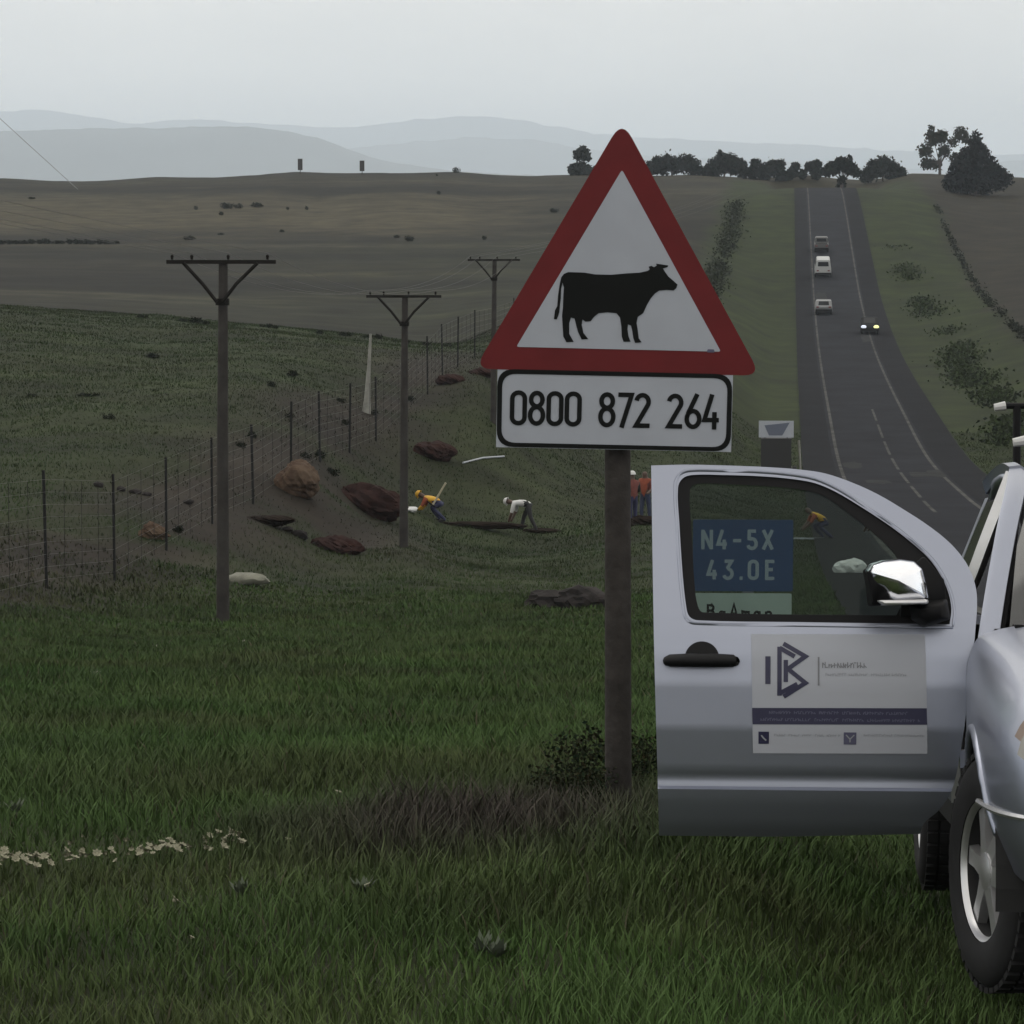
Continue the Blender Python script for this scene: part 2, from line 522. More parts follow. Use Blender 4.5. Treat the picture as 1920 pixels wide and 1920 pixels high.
def height(X, Y):
    X, Y = np.asarray(X, float).ravel(), np.asarray(Y, float).ravel()
    xp = X * math.cos(YAW) + Y * math.sin(YAW)
    yp = -X * math.sin(YAW) + Y * math.cos(YAW)
    yc = np.clip(yp, 7.5, 1500)
    px = np.clip(960 + F * xp / np.maximum(yp, 7.5), -500, 2300) / 500
    lk = np.log(F / yc) * 1.3
    out = np.empty(len(X))
    for s in range(0, len(X), 20000):
        e = s + 20000
        r2 = (px[s:e, None] - CX) ** 2 + (lk[s:e, None] - CL) ** 2
        out[s:e] = tps_k(r2) @ tps_w[:n_c] + tps_w[n_c] + tps_w[n_c + 1] * px[s:e] + tps_w[n_c + 2] * lk[s:e]
    z = ZC - yc * np.tan(PITCH + np.arctan((out - 960) / F))
    z = z + np.clip(7.5 - yp, 0, 45) * .06
    z = z + (10 - z) * sstep(1300, 2500, yp)
    amp = np.clip(yp / 60, .15, 1.3) * (1 - sstep(900, 1500, yp))
    z = z + amp * .22 * (fbm(X / 5, Y / 5, 3) - .5) + np.clip(yp / 100, .1, 1) * .12 * (fbm(X / 1.1, Y / 1.1, 9) - .5) * (yp < 200)
    # the road bed
    rz = road_z(Y) - .07
    side = np.where(X < ROAD_X0, ROAD_X0 - X, np.where(X > ROAD_X1, X - ROAD_X1, 0))
    wdt = np.where(X < ROAD_X0, np.clip(Y * .03, 1.2, 5), np.clip(Y * .04, 1.5, 7))
    wgt = 1 - sstep(.25, 1, side / wdt)
    wgt = wgt * (1 - sstep(ROAD_END - 8, ROAD_END + 12, Y)) * (Y > -40)
    return z * (1 - wgt) + rz * wgt

def hz(x, y):
    return float(height([x], [y])[0])

def ground_cols(X, Y):
    """base colour of the soil and turf cover by place"""
    xp = X * math.cos(YAW) + Y * math.sin(YAW)
    n1 = fbm(X / 9, Y / 9, 21)
    n2 = fbm(X / 2.2, Y / 2.2, 22)
    n3 = fbm(X / 45, Y / 30, 23)
    green = np.array([.048, .066, .024])
    olive = np.array([.070, .072, .034])
    brown = np.array([.085, .070, .052])
    grey = np.array([.072, .070, .052])
    tan = np.array([.118, .098, .070])
    soil = np.array([.056, .040, .034])
    verge = np.array([.070, .090, .020])
    c = green * (1 - n1[:, None]) + olive * n1[:, None]
    c = c * (.75 + .5 * n2[:, None])
    # distant field: grey-brown bands
    far = sstep(165, 200, Y + 25 * (n3 - .5)) * (1 - sstep(-11, -7.5, X + 3 * (n1 - .5)))
    band = fbm(X / 160, Y / 26, 31)
    fc = grey * (1 - band[:, None]) + brown * band[:, None]
    dk = sstep(.50, .60, fbm(X / 70, Y / 16, 33))
    fc = fc * (1 - .5 * dk[:, None])
    lt = sstep(.56, .66, fbm(X / 55, Y / 9, 35))
    fc = fc * (1 + .8 * lt[:, None])
    fc = fc * (.85 + .3 * fbm(X / 3.5, Y / 5, 36))[:, None]
    gr = (sstep(-70, -20, X) * (1 - sstep(330, 420, Y)))[:, None]
    fc = fc * (1 - gr * np.array([.10, -.06, .12]))
    tz = sstep(375, 410, Y + 60 * (n3 - .5)) * (1 - sstep(455, 500, Y + 40 * (n1 - .5))) * (1 - sstep(-50, -26, X + 14 * (n3 - .5)))
    fc = fc * (1 - tz[:, None]) + tan * 1.9 * (.75 + .4 * n1[:, None]) * tz[:, None]
    fc = fc * np.array([.66, .60, .55])
    c = c * (1 - far[:, None]) + fc * far[:, None]
    vg = sstep(130, 175, Y) * sstep(-11, -7.5, X + 3 * (n1 - .5)) * (1 - sstep(19, 22, X + 3 * (n1 - .5)))
    c = c * (1 - vg[:, None]) + verge * .72 * (.7 + .5 * n2[:, None]) * vg[:, None]
    rb = sstep(19, 22, X + 3 * (n1 - .5)) * sstep(60, 90, Y)
    rc = brown * np.array([.64, .58, .54]) * (.75 + .4 * n1[:, None])
    c = c * (1 - rb[:, None]) + rc * rb[:, None]
    # crest field behind the end of the road
    cf = sstep(ROAD_END - 26, ROAD_END + 2, Y) * sstep(-60, -30, X)
    c = c * (1 - cf[:, None]) + tan * np.array([.62, .58, .52]) * cf[:, None]
    # bare bank along the fence
    bk = np.exp(-((X + 15.0 + 2.5 * (n1 - .5)) / 2.6) ** 2) * sstep(38, 55, Y) * (1 - sstep(135, 160, Y)) * sstep(.28, .5, n2 * .5 + n1 * .5)
    dig = np.exp(-(((X + 12.0) / 2.6) ** 2 + ((Y - 84) / 8) ** 2)) * sstep(.35, .55, n2)
    bk = np.clip(bk + dig, 0, 1)
    c = c * (1 - bk[:, None]) + soil * (.7 + .6 * n2[:, None]) * bk[:, None]
    return c * (np.array([.30, .34, .30]) * (.8 + .4 * fbm(X / 1.6, Y / 1.6, 71))[:, None]), bk

rows = 720
yp_rows = np.concatenate([-np.geomspace(1500, 30, 20), np.linspace(-28, 6, 24), 6 + np.expm1(np.linspace(0, 1, rows) * math.log(18000 / 9.)) * 9.])
us = np.linspace(-1, 1, 340)
us = np.sign(us) * (np.abs(us) * .22 + np.abs(us) ** 4 * .9)
YP, UU = np.meshgrid(yp_rows, us, indexing='ij')
XP = UU * (np.abs(YP) + 45)
GX = XP * math.cos(YAW) - YP * math.sin(YAW)
GY = XP * math.sin(YAW) + YP * math.cos(YAW)
GZ = height(GX, GY)
gv = np.c_[GX.ravel(), GY.ravel(), GZ]
nr, nc = YP.shape
ii = (np.arange(nr - 1)[:, None] * nc + np.arange(nc - 1)).ravel()
gq = np.c_[ii, ii + 1, ii + nc + 1, ii + nc]
gcol, _ = ground_cols(gv[:, 0], gv[:, 1])
tag(np_mesh("ground", gv, gq, M['ground'], smooth=True, cols=gcol), kind="structure")

# ---- road: carriageway, dark shoulders, worn paint
def road_strip(name, m, xf0, xf1, y0, y1, dz, parent=None, step=1.0, kind=None):
    n = max(2, int((y1 - y0) / step))
    ys = np.linspace(y0, y1, n)
    z = road_z(ys) + dz
    jit = .05 * (fbm(ys / 6, ys * 0 + 3, 5) - .5) if xf0 <= ROAD_X0 + .01 else 0
    L = np.c_[np.full(n, xf0) + jit, ys, z]
    Rr = np.c_[np.full(n, xf1), ys, z]
    i = np.arange(n - 1)
    o = np_mesh(name, np.r_[L, Rr], np.c_[i, i + n, i + n + 1, i + 1], m, parent)
    if kind:
        o["kind"] = kind
    return o
road = road_strip("road", M['road'], ROAD_X0, ROAD_X1, -35, ROAD_END, 0.0, kind="structure")
road_strip("road_shoulder", M['road_dark'], ROAD_X0 + .02, 2.55, -35, ROAD_END, .004, road)
road_strip("road_shoulder", M['road_dark'], 8.1, ROAD_X1 - .02, -35, ROAD_END, .004, road)
road_strip("edge_line", M['line'], 2.75, 2.93, -35, ROAD_END, .009, road)
road_strip("edge_line", M['line'], 7.75, 7.93, -35, ROAD_END, .009, road)
for y0 in np.arange(126, 215, 14.0):
    road_strip("lane_dash", M['line'], 5.75, 5.9, y0, y0 + 11, .009, road)
def tar_patch(x, y, rx, ry, seed):
    g = np.random.default_rng(seed)
    a = np.linspace(0, 2 * math.pi, 15)[:-1]
    r = 1 + .35 * (g.random(14) - .5)
    xs_, ys_ = x + rx * r * np.sign(np.cos(a)) * np.abs(np.cos(a)) ** .7, y + ry * r * np.sign(np.sin(a)) * np.abs(np.sin(a)) ** .7
    V = np.r_[[[x, y, float(road_z(y)) + .014]], np.c_[xs_, ys_, road_z(ys_) + .014]]
    np_mesh("tar_patch", V, [[0, i + 1, (i + 1) % 14 + 1] for i in range(14)], M['patch'], road)
for q in ((3.5, 172, .5, 3.2, 1), (6.7, 163, .55, 2.6, 2), (7.6, 164, .45, 4, 3), (3.6, 350, .6, 6, 4), (7.3, 305, .4, 5, 5), (4.4, 155, .6, 2, 6)):
    tar_patch(*q)

# ------------------------------------------------------------------ distant hills and air
def hill_range(prof, dist, seed, depth):
    """real ridge with front and back slopes; profile is (px, skyline py)"""
    px = np.linspace(prof[0][0], prof[-1][0], 260)
    top = pchip([p[0] for p in prof], [p[1] for p in prof])(px)
    hgt = (500 - top) / F * dist + 8 + dist * .0012 * (fbm(px / 30, px * 0, seed) - .5)
    s = np.linspace(-1, 1, 25)
    xs = (px - 960) / F * dist
    V = []
    for sj in s:
        yy = dist + sj * depth * (1 + .3 * (fbm(px / 90, px * 0 + 2, seed + 4) - .5))
        prof_s = (1 - abs(sj)) ** 1.2
        zz = 2 + hgt * prof_s * (1 + .25 * (fbm(px / 18, np.full_like(px, sj * 3 + 5), seed + 9) - .5) * (1 - prof_s))
        wx, wy = xs * math.cos(YAW) - yy * math.sin(YAW), xs * math.sin(YAW) + yy * math.cos(YAW)
        V.append(np.c_[wx, wy, zz])
    V = np.concatenate(V)
    n = len(px)
    i = (np.arange(24)[:, None] * n + np.arange(n - 1)).ravel()
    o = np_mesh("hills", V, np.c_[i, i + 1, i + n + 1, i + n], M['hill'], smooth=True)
    tag(o, kind="structure")
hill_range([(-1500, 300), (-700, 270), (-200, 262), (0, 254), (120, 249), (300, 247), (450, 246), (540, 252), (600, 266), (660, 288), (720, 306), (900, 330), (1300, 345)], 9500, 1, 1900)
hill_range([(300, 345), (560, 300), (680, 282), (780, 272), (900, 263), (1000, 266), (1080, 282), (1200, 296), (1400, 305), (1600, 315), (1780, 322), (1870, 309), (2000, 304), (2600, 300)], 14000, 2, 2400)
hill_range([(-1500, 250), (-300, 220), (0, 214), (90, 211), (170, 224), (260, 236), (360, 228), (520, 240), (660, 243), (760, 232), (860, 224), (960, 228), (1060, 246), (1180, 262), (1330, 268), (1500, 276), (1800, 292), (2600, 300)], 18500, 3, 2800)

bm = bmesh.new()
bm_box(bm, -24000, 24000, -2500, 23500, -22, 930)
haze = from_bm("haze", bm, None)
haze["kind"] = "stuff"
hm = bpy.data.materials.new("haze_air")
hm.use_nodes = True
hm.node_tree.nodes.clear()
ho = hm.node_tree.nodes.new("ShaderNodeOutputMaterial")
hv = hm.node_tree.nodes.new("ShaderNodeVolumePrincipled")
hv.inputs["Color"].default_value = (.80, .895, 1.0, 1)
hv.inputs["Density"].default_value = 1.25e-4
hv.inputs["Anisotropy"].default_value = .3
hm.node_tree.links.new(hv.outputs[0], ho.inputs["Volume"])
haze.data.materials.append(hm)
#SECTION2
# ------------------------------------------------------------------ warning sign on its wooden pole
def sign_plane(parent, px0, py0, k):
    """local frame: x to the right, y up, z toward the camera; returns px->local"""
    def f(px, py):
        return ((px - px0) / k, (py0 - py) / k)
    return f
KS = 425.0
sp = W(1152, 1545, KS)
gz = hz(sp.x, sp.y)
sign = empty("warning_sign", (sp.x, sp.y, gz), 0, "red triangular cattle warning sign with phone number plate on wooden pole", "road sign")
top = W(1152, 300, KS)
bm = bmesh.new()
hp = top.z - gz
bm_tube(bm, [(.012, .10, -.5), (.012, .10, 0), (.006, .10, hp * .5), (-.002, .10, hp)], [.061, .060, .058, .056], 20)
from_bm("pole", bm, M['pole_wood'], sign, True, 60)
face = bpy.data.objects.new("face_frame", None)   # orientation helper, removed below
FM = Matrix.Translation((0, 0, top.z - gz)) @ Matrix.Rotation(YAW * .9, 4, 'Z') @ Matrix.Rotation(R(-1.2), 4, 'Y').inverted() @ Matrix.Rotation(math.pi / 2, 4, 'X')
bpy.data.objects.remove(face)
cs, sn = math.cos(R(1.2)), math.sin(R(1.2))
def SP(px, py):   # photo pixels on the sign face, levelled -> local plane metres
    x, y = (px - 1152) / KS, (300 - py) / KS
    return (x * cs - y * sn, x * sn + y * cs)
def sign_part(name, polys, m, z0, z1, parent, strokes_fn=None):
    bm = bmesh.new()
    for p in polys:
        bm_prism(bm, p, z0, z1)
    if strokes_fn:
        strokes_fn(bm)
    o = from_bm(name, bm, m, parent)
    o.matrix_local = FM
    return o
tri = round_poly([SP(1163, 226), SP(888, 689), SP(1424, 702)], [.05, .045, .045], 6)
plate = sign_part("triangle_plate", [tri], M['sign_red'], .0, .012, sign)
sign_part("white_field", [round_poly([SP(1163, 318), SP(966, 648), SP(1349, 657)], .006, 2)], M['sign_white'], .0125, .0150, sign)
cow_px = [(585,875),(610,865),(700,868),(760,878),(850,880),(940,872),(1010,868),(1055,858),(1065,850),(1060,835),(1075,830),(1090,838),(1105,828),(1100,818),(1130,822),(1170,828),(1165,838),(1140,845),(1150,862),(1170,890),(1200,915),(1222,935),(1215,955),(1200,968),(1160,965),(1120,968),(1095,985),(1070,1015),(1050,1050),(1030,1095),(1000,1115),(993,1150),(1000,1190),(1005,1235),(1022,1258),(985,1262),(975,1235),(968,1190),(962,1165),(945,1158),(942,1185),(948,1225),(960,1255),(920,1255),(910,1225),(908,1170),(900,1120),(880,1095),(830,1090),(780,1095),(755,1115),(735,1140),(705,1142),(690,1130),(685,1160),(695,1205),(722,1240),(685,1242),(665,1200),(655,1165),(645,1125),(625,1120),(615,1150),(615,1210),(640,1255),(600,1258),(582,1225),(578,1160),(575,1110),(580,1060),(582,1000),(585,950),(577,925),(570,960),(568,1010),(562,1060),(560,1090),(545,1130),(530,1128),(535,1080),(548,1055),(552,1000),(562,930),(570,895)]
cow = [SP(860 + x / 3, 220 + y / 3) for x, y in cow_px]
sign_part("cow_symbol", [cow], M['sign_black'], .0155, .0175, sign)
pl = [SP(931, 689), SP(1372, 699), SP(1369, 845), SP(928, 836)]
plate2 = sign_part("number_plate", [pl], M['sign_white'], -.001, .010, sign)
outer = round_poly([SP(931, 689), SP(1371, 699), SP(1368, 844), SP(929, 835)], .075, 7)
inner = round_poly([SP(940, 698), SP(1362, 707), SP(1359, 836), SP(938, 827)], .062, 7)
bm = bmesh.new()
vo = [bm.verts.new((x, y, .0125)) for x, y in outer]
vi = [bm.verts.new((x, y, .0125)) for x, y in inner]
for i in range(len(vo)):
    j = (i + 1) % len(vo)
    bm.faces.new((vo[i], vi[i], vi[j], vo[j]))
o = from_bm("plate_border", bm, M['sign_black'], sign)
o.matrix_local = FM
for x0, txt in ((953, "0800"), (1119, "872"), (1247, "264")):
    bx, by = SP(x0, 799 + (x0 - 1152) * .0209)
    pitch = 34.2 if txt == "0800" else 33.5
    for i, ch in enumerate(txt):
        bm = bmesh.new()
        strokes(bm, ch, 0, 0, 66 / KS, 0, 8.6 / KS, .0130, sx=1.08)
        o = from_bm("digit", bm, M['sign_black'], sign)
        o.matrix_local = FM @ Matrix.Translation((bx + i * pitch / KS, by + .0 * i, 0)) @ Matrix.Rotation(R(-.02), 4, 'Z')
for py in (420, 560, 660, 770):
    bm = bmesh.new()
    x, y = SP(1152, py)
    bm_box(bm, x - .075, x + .075, y - .02, y + .02, -.165, -.0015)
    o = from_bm("bracket", bm, M['sign_back'], sign)
    o.matrix_local = FM
bm = bmesh.new()
x, y = SP(1330, 655)
bm_prism(bm, round_poly([(x - .018, y - .008), (x + .018, y - .008), (x + .014, y + .006), (x - .014, y + .006)], .004, 2), .0152, .0156)
o = from_bm("sticker", bm, M['navy_text'], sign)
o.matrix_local = FM

# ------------------------------------------------------------------ location marker behind the door
KM = 415.0
mp_ = W(1400, 1545, KM)
mg = hz(mp_.x, mp_.y)
marker = empty("marker_sign", (mp_.x, mp_.y, mg), 0, "small blue roadside marker reading N4-5X 43.0E behind the open pickup door", "road sign")
zt = W(1400, 1040, KM).z - mg
MM = Matrix.Translation((0, 0, zt)) @ Matrix.Rotation(YAW * .5, 4, 'Z') @ Matrix.Rotation(math.pi / 2, 4, 'X')
bm = bmesh.new()
bm_box(bm, -.025, .025, .004, .044, -.4, zt + .15)
from_bm("post", bm, M['sign_back'], marker)
def mk(name, m, fn):
    bm = bmesh.new()
    fn(bm)
    o = from_bm(name, bm, m, marker)
    o.matrix_local = MM
    return o
def MP(px, py):
    return ((px - 1400) / KM, (1040 - py) / KM)
def rect(x0, y0, x1, y1, r=.008):
    return round_poly([MP(x0, y1), MP(x1, y1), MP(x1, y0), MP(x0, y0)], r, 3)
mk("blue_panel", M['sign_blue'], lambda b: bm_prism(b, rect(1296, 974, 1484, 1109), 0, .004))
mk("pale_panel", M['sign_pale'], lambda b: bm_prism(b, rect(1298, 1113, 1482, 1172), 0, .004))
mk("route_text", M['sign_grey'], lambda b: strokes(b, "N4-5X", *MP(1312, 1030), 37 / KM, 28.5 / KM, 6.5 / KM, .0046, sx=1.2))
mk("distance_text", M['sign_grey'], lambda b: strokes(b, "43.0E", *MP(1322, 1087), 37 / KM, 31 / KM, 6.5 / KM, .0046, sx=1.2))
for i, ch in enumerate("BaAman"):
    mk("letter", M['sign_black'], lambda b: strokes(b, ch, *MP(1322 + i * 22, 1160), 26 / KM, 0, 4.5 / KM, .0046, sx=1.3))

# ------------------------------------------------------------------ utility poles
def lerp(a, b, t):
    return Vector(a) * (1 - t) + Vector(b) * t
pole_specs = [(418, 490, 1172, 105), (757, 555, 1023, 72), (925, 487, 812, 50)]
arm_tips = []
labels = ["thickest timber utility pole with V-braced crossarm, beside the fence posts",
          "utility pole with V-braced crossarm next to the leaning white post",
          "thin far utility pole with V-braced crossarm behind the warning triangle"]
for (px, pt, pb, k), lab in zip(pole_specs, labels):
    b = W(px, pb, k)
    g = hz(b.x, b.y)
    h = W(px, pt, k).z - g
    root = empty("utility_pole", (b.x, b.y, g), YAW * .6, lab, "utility pole", "timber utility poles along the fence")
    bm = bmesh.new()
    bm_tube(bm, [(0, 0, -.6), (0, 0, 0), (.02, 0, h * .55), (.05, 0, h)], [.125, .118, .10, .08], 14)
    from_bm("shaft", bm, M['utility_wood'], root, True, 60)
    bm = bmesh.new()
    bm_box(bm, -.95, 1.0, -.13, -.05, h - .045, h + .025)
    from_bm("crossarm", bm, M['crossarm'], root)
    for s in (-1, 1):
        bm = bmesh.new()
        bm_tube(bm, [(s * .66 + .02, -.16, h - .03), (s * .30, -.155, h - .40), (s * .05, -.15, h - .72)], .035, 6)
        from_bm("brace", bm, M['crossarm'], root)
    bm = bmesh.new()
    bm_tube(bm, [(0.03, 0, h - .78), (.03, 0, h - .66)], .125, 12)
    from_bm("band", bm, M['crossarm'], root)
    tips = []
    for x in (-.85, -.5, .15, .85):
        bm = bmesh.new()
        bm_lathe(bm, [(0, .0), (0, .035), (.05, .04), (.09, .05), (.12, .03), (.13, 0)], 8, 'z')
        o = from_bm("insulator", bm, M['crossarm'], root, True)
        o.location = (x, -.09, h + .03)
        o.scale = (.6, .6, .7)
        tips.append(root.matrix_basis.copy() @ Vector((x, -.09, h + .15)))
        tips[-1] = Matrix.Translation(root.location) @ Matrix.Rotation(YAW * .6, 4, 'Z') @ Vector((x, -.09, h + .15))
    arm_tips.append(tips)
d = [arm_tips[1][i] - arm_tips[0][i] for i in range(4)]
arm_tips = [[arm_tips[0][i] - d[i] * 2.2 + Vector((-6, 0, 2.0)) for i in range(4)]] + arm_tips + [[arm_tips[2][i] + Vector((7.5, 75, 4.0)) for i in range(4)]]
for i in range(4):
    bm = bmesh.new()
    for a, b2 in zip(arm_tips, arm_tips[1:]):
        pts = []
        for t in np.linspace(0, 1, 11):
            p = lerp(a[i], b2[i], t)
            p.z -= .35 * 4 * t * (1 - t)
            pts.append(p)
        bm_tube(bm, pts, .003, 4, False)
    tag(from_bm("power_line", bm, M['wire']), "thin dark wire strung along the tops of the utility poles", "wire", "wires on the utility poles")

# stay wire and its pole at the far left
a = W(146, 330, 11.5)
a.z = hz(a.x, a.y)
b = W(-30, 195, 11.5)
root = empty("mast", (b.x, b.y, hz(b.x, b.y)), 0, "slender far mast on the ridge whose stay wire slopes down to the field", "mast")
bm = bmesh.new()
bm_tube(bm, [(0, 0, -.5), (0, 0, b.z - root.location.z + .3)], [.14, .09], 8)
from_bm("shaft", bm, M['utility_wood'], root)
bm = bmesh.new()
bm_tube(bm, [Vector((0, 0, b.z - root.location.z)), a - root.location], .05, 5)
from_bm("stay_wire", bm, M['sign_back'], root)

# ------------------------------------------------------------------ fence
fence = empty("wire_fence", (0, 0, 0), 0, "tall dark wire fence running up the bank beside the utility poles", "fence")
fpts = []
f_list = [(-60, 1122, 112), (88, 1105, 100), (215, 1085, 91), (312, 1020, 83.5), (398, 985, 77), (475, 938, 71.5), (545, 895, 66.5), (600, 860, 62.6), (655, 835, 58.5), (705, 812, 55), (760, 780, 51), (802, 740, 48), (830, 712, 46), (858, 690, 44), (890, 672, 41.5), (925, 650, 39), (965, 626, 36), (1000, 610, 34)]
post_h = 2.2
for px, py, k in f_list:
    p = W(px, py, k)
    z = hz(p.x, p.y)
    bm = bmesh.new()
    hh = post_h * random.uniform(.95, 1.05)
    bm_tube(bm, [(0, 0, -.3), (random.uniform(-.05, .05), 0, hh)], 0.03 if k > 75 else .036, 6)
    o = from_bm("post", bm, M['steel'], fence)
    o.location = (p.x, p.y, z)
    fpts.append(Vector((p.x, p.y, z)))
for j in range(9):
    bm = bmesh.new()
    pts = [p + Vector((0, 0, .18 + j * .235)) for p in fpts]
    bm_tube(bm, pts, .0028, 4, False)
    from_bm("strand", bm, M['wire'], fence)
# thin droppers of the mesh
for a, b in zip(fpts, fpts[1:]):
    n = 4
    for i in range(1, n):
        p = lerp(a, b, i / n)
        bm = bmesh.new()
        bm_tube(bm, [(0, 0, .05), (0, 0, 2.05)], 0.005, 4, False)
        o = from_bm("dropper", bm, M['steel'], fence)
        o.location = p

# leaning white post
p = W(687, 816, 52)
z = hz(p.x, p.y)
bm = bmesh.new()
hh = 148 / 52
bm_tube(bm, [(0, 0, -.2), (0, 0, .0), (.03, 0, .5), (.10, 0, hh * .6), (.17, 0, hh)], [.17, .17, .11, .065, .045], 10)
o = tag(from_bm("leaning_post", bm, M['whitepost'], None, True, 60), "off-white tapering post leaning slightly on the fence line", "post")
o.location = (p.x, p.y, z)

# ridge-top sign boards
for px, pt, pb in ((563, 295, 322), (679, 298, 323)):
    p = W(px, pb, 10.6)
    z = hz(p.x, p.y)
    h = (pb - pt) / 10.6
    root = empty("ridge_board", (p.x, p.y, z), 0, "small dark upright board on a post on the far ridge line", "board", "boards on the far ridge")
    bm = bmesh.new()
    bm_tube(bm, [(0, 0, -.3), (0, 0, h)], .07, 6)
    from_bm("post", bm, M['steel'], root)
    bm = bmesh.new()
    bm_box(bm, -.42, .42, -.12, -.075, h * .22, h)
    from_bm("board", bm, M['utility_wood'], root)

# ------------------------------------------------------------------ rocks, soil heaps, litter
def lump(name, px, py, k, sx, sy, sz, m, seed, label, cat, group=None, rough=.25, sink=.25, rz=0.0, sub=4, flat=False):
    p = W(px, py, k)
    z = hz(p.x, p.y)
    bm = bmesh.new()
    bmesh.ops.create_icosphere(bm, subdivisions=sub + (1 if m in (M['soil'], M['darksoil']) else 0), radius=1)
    r0 = np.array([v.co[:] for v in bm.verts])
    n = fbm(r0[:, 0] * 1.7 + r0[:, 2] * 1.3 + seed, r0[:, 1] * 1.7 - r0[:, 2] * .7 + seed * 2, seed, 4)
    q = np.round(fbm(r0[:, 0] * 1.1 + seed + r0[:, 2], r0[:, 1] * 1.1 + 5 - r0[:, 2], seed + 3, 2) * 6) / 6 if flat else n
    fine = fbm(r0[:, 0] * 7 + seed + r0[:, 2] * 5, r0[:, 1] * 7 - r0[:, 2] * 4, seed + 7, 3)
    for v, a_, b_, c_ in zip(bm.verts, n, q, fine):
        v.co *= 1 + rough * 2 * (a_ - .5) + rough * .9 * (c_ - .5) + (rough * (b_ - .5) if flat else 0)
        v.co = Vector((v.co.x * sx, v.co.y * sy, v.co.z * sz))
    o = from_bm(name, bm, m, None, not flat, 30)
    o.location = (p.x, p.y, z + sz * (1 - 2 * sink))
    o.rotation_euler = (0, 0, rz)
    return tag(o, label, cat, group)
lump("boulder", 561, 992, 68, .58, .55, .52, M['boulder'], 3, "orange-brown boulder with a pale flat top beside dug soil", "boulder", rough=.3, sink=.12, flat=True)
lump("boulder", 288, 1004, 82, .34, .2, .22, M['boulder'], 14, "small slanting tan boulder by the fence posts", "boulder", rough=.35, sink=.15, flat=True, rz=.5)
G = "heaps of dug red soil"
lump("soil_heap", 690, 985, 64, 1.15, .7, .55, M['soil'], 5, "broad dark red soil heap between the boulder and the digging workers", "soil heap", G, .3, .3)
lump("soil_heap", 812, 905, 54, .75, .6, .38, M['soil'], 6, "red soil heap behind the bending worker in yellow", "soil heap", G, .3, .3)
lump("soil_heap", 842, 727, 47, .55, .45, .24, M['soil'], 7, "small red soil heap high on the bank near the fence", "soil heap", G, .3, .3)
lump("soil_heap", 905, 700, 46, .5, .4, .2, M['soil'], 8, "flat red soil patch at the corner of the warning triangle", "soil heap", G, .3, .3)
lump("soil_heap", 1203, 1004, 59, .62, .45, .22, M['darksoil'], 9, "dark soil heap in front of the two standing workers", "soil heap", G, .3, .3)
lump("soil_heap", 628, 1060, 74, .65, .5, .26, M['soil'], 10, "crumbled red soil heap in the churned ground below the boulder", "soil heap", G, .35, .3)
lump("soil_heap", 885, 992, 60, 1.5, .3, .12, M['darksoil'], 11, "long low dark bank of trench soil between the bending workers", "soil heap", G, .35, .3)
lump("soil_heap", 1012, 1003, 59, .6, .3, .09, M['darksoil'], 12, "dark trench soil at the feet of the worker in white", "soil heap", G, .35, .3)
lump("soil_heap", 500, 985, 74, .7, .4, .14, M['darksoil'], 13, "dark soil strip left of the orange boulder", "soil heap", G, .35, .3)
G = "dark stones in the churned ground"
for i, (px, py, s) in enumerate(((612, 1030, .14), (650, 1048, .09), (596, 1072, .12), (640, 1075, .13), (660, 1000, .08), (540, 1100, .12), (570, 1075, .09), (186, 1042, .13), (256, 1038, .12), (602, 995, .12), (618, 880, .18), (560, 865, .16), (230, 1180, .11), (278, 1192, .10), (355, 1160, .10))):
    lump("stone", px, py, 74, s * 1.5, s, s * .7, M['rock'], 20 + i, "dark loose stone lying in churned red soil near the boulder", "stone", G, .3, .2, random.uniform(0, 3), 2, True)
G = "plates of the grey rock outcrop beside the sign pole"
for i, (px, py, s, t) in enumerate(((1035, 1105, .50, .3), (1085, 1112, .55, 1.1), (1068, 1132, .42, .7), (1118, 1100, .34, .2))):
    lump("rock", px, py + 6, 93, s * 1.1, s * .8, s * .5, M['rock'], 40 + i, ("broad dark rock plate at the end of the outcrop away from the sign pole", "largest dark rock plate in the middle of the outcrop near the sign pole", "low dark rock lying in front of the larger outcrop plates", "small dark rock of the outcrop half hidden by the sign pole")[i], "rock", G, .4, .25, t, 3, True)
G = "pale stones and litter in the grass"
pale = [(462, 1066, 88, .34, "long pale stone slab beside the thick utility pole"), (1605, 1727, 520, .028, "small pale stone in the grass under the open door"), (178, 1262, 205, .07, "small pale stone on the dark ground left of the grass"),
        (72, 1278, 215, .06, "little pale stone at the left edge of the rough ground"), (455, 1192, 150, .07, "small pale stone near the foot of the thick utility pole"), (290, 1190, 150, .08, "pale flat stone on the bare reddish patch"), (770, 988, 61, .22, "white sack lying by the trench next to the yellow worker")]
for i, (px, py, k, s, lab) in enumerate(pale):
    lump("pale_stone" if "sack" not in lab else "white_sack", px, py, k, s * 1.4, s * .8, s * .42, M['palestone'] if "sack" not in lab else M['whitecloth'], 60 + i, lab, "stone" if "sack" not in lab else "sack", None, .25, .15, 0.2 * i, 3)
lump("white_sack", 1592, 1148, 84, .34, .25, .22, M['whitecloth'], 70, "crumpled white sack on the grass seen through the door window", "sack", None, .45, .15, .3, 3)
#SECTION3
# ------------------------------------------------------------------ pickup with its driver door open
# car frame: y forward, x to the driver (right) side, z up, origin on the ground under the front axle
CAR_POS = Vector((1.535, 10.17, 0.0))
pick = empty("pickup_truck", CAR_POS, 0, "silver double-cab pickup with its driver door wide open", "pickup")
PM = Matrix.Translation(CAR_POS) @ Matrix.Rotation(math.pi + R(1.0), 4, 'Z') @ Matrix.Rotation(R(5.3), 4, 'X')
pick.matrix_world = PM

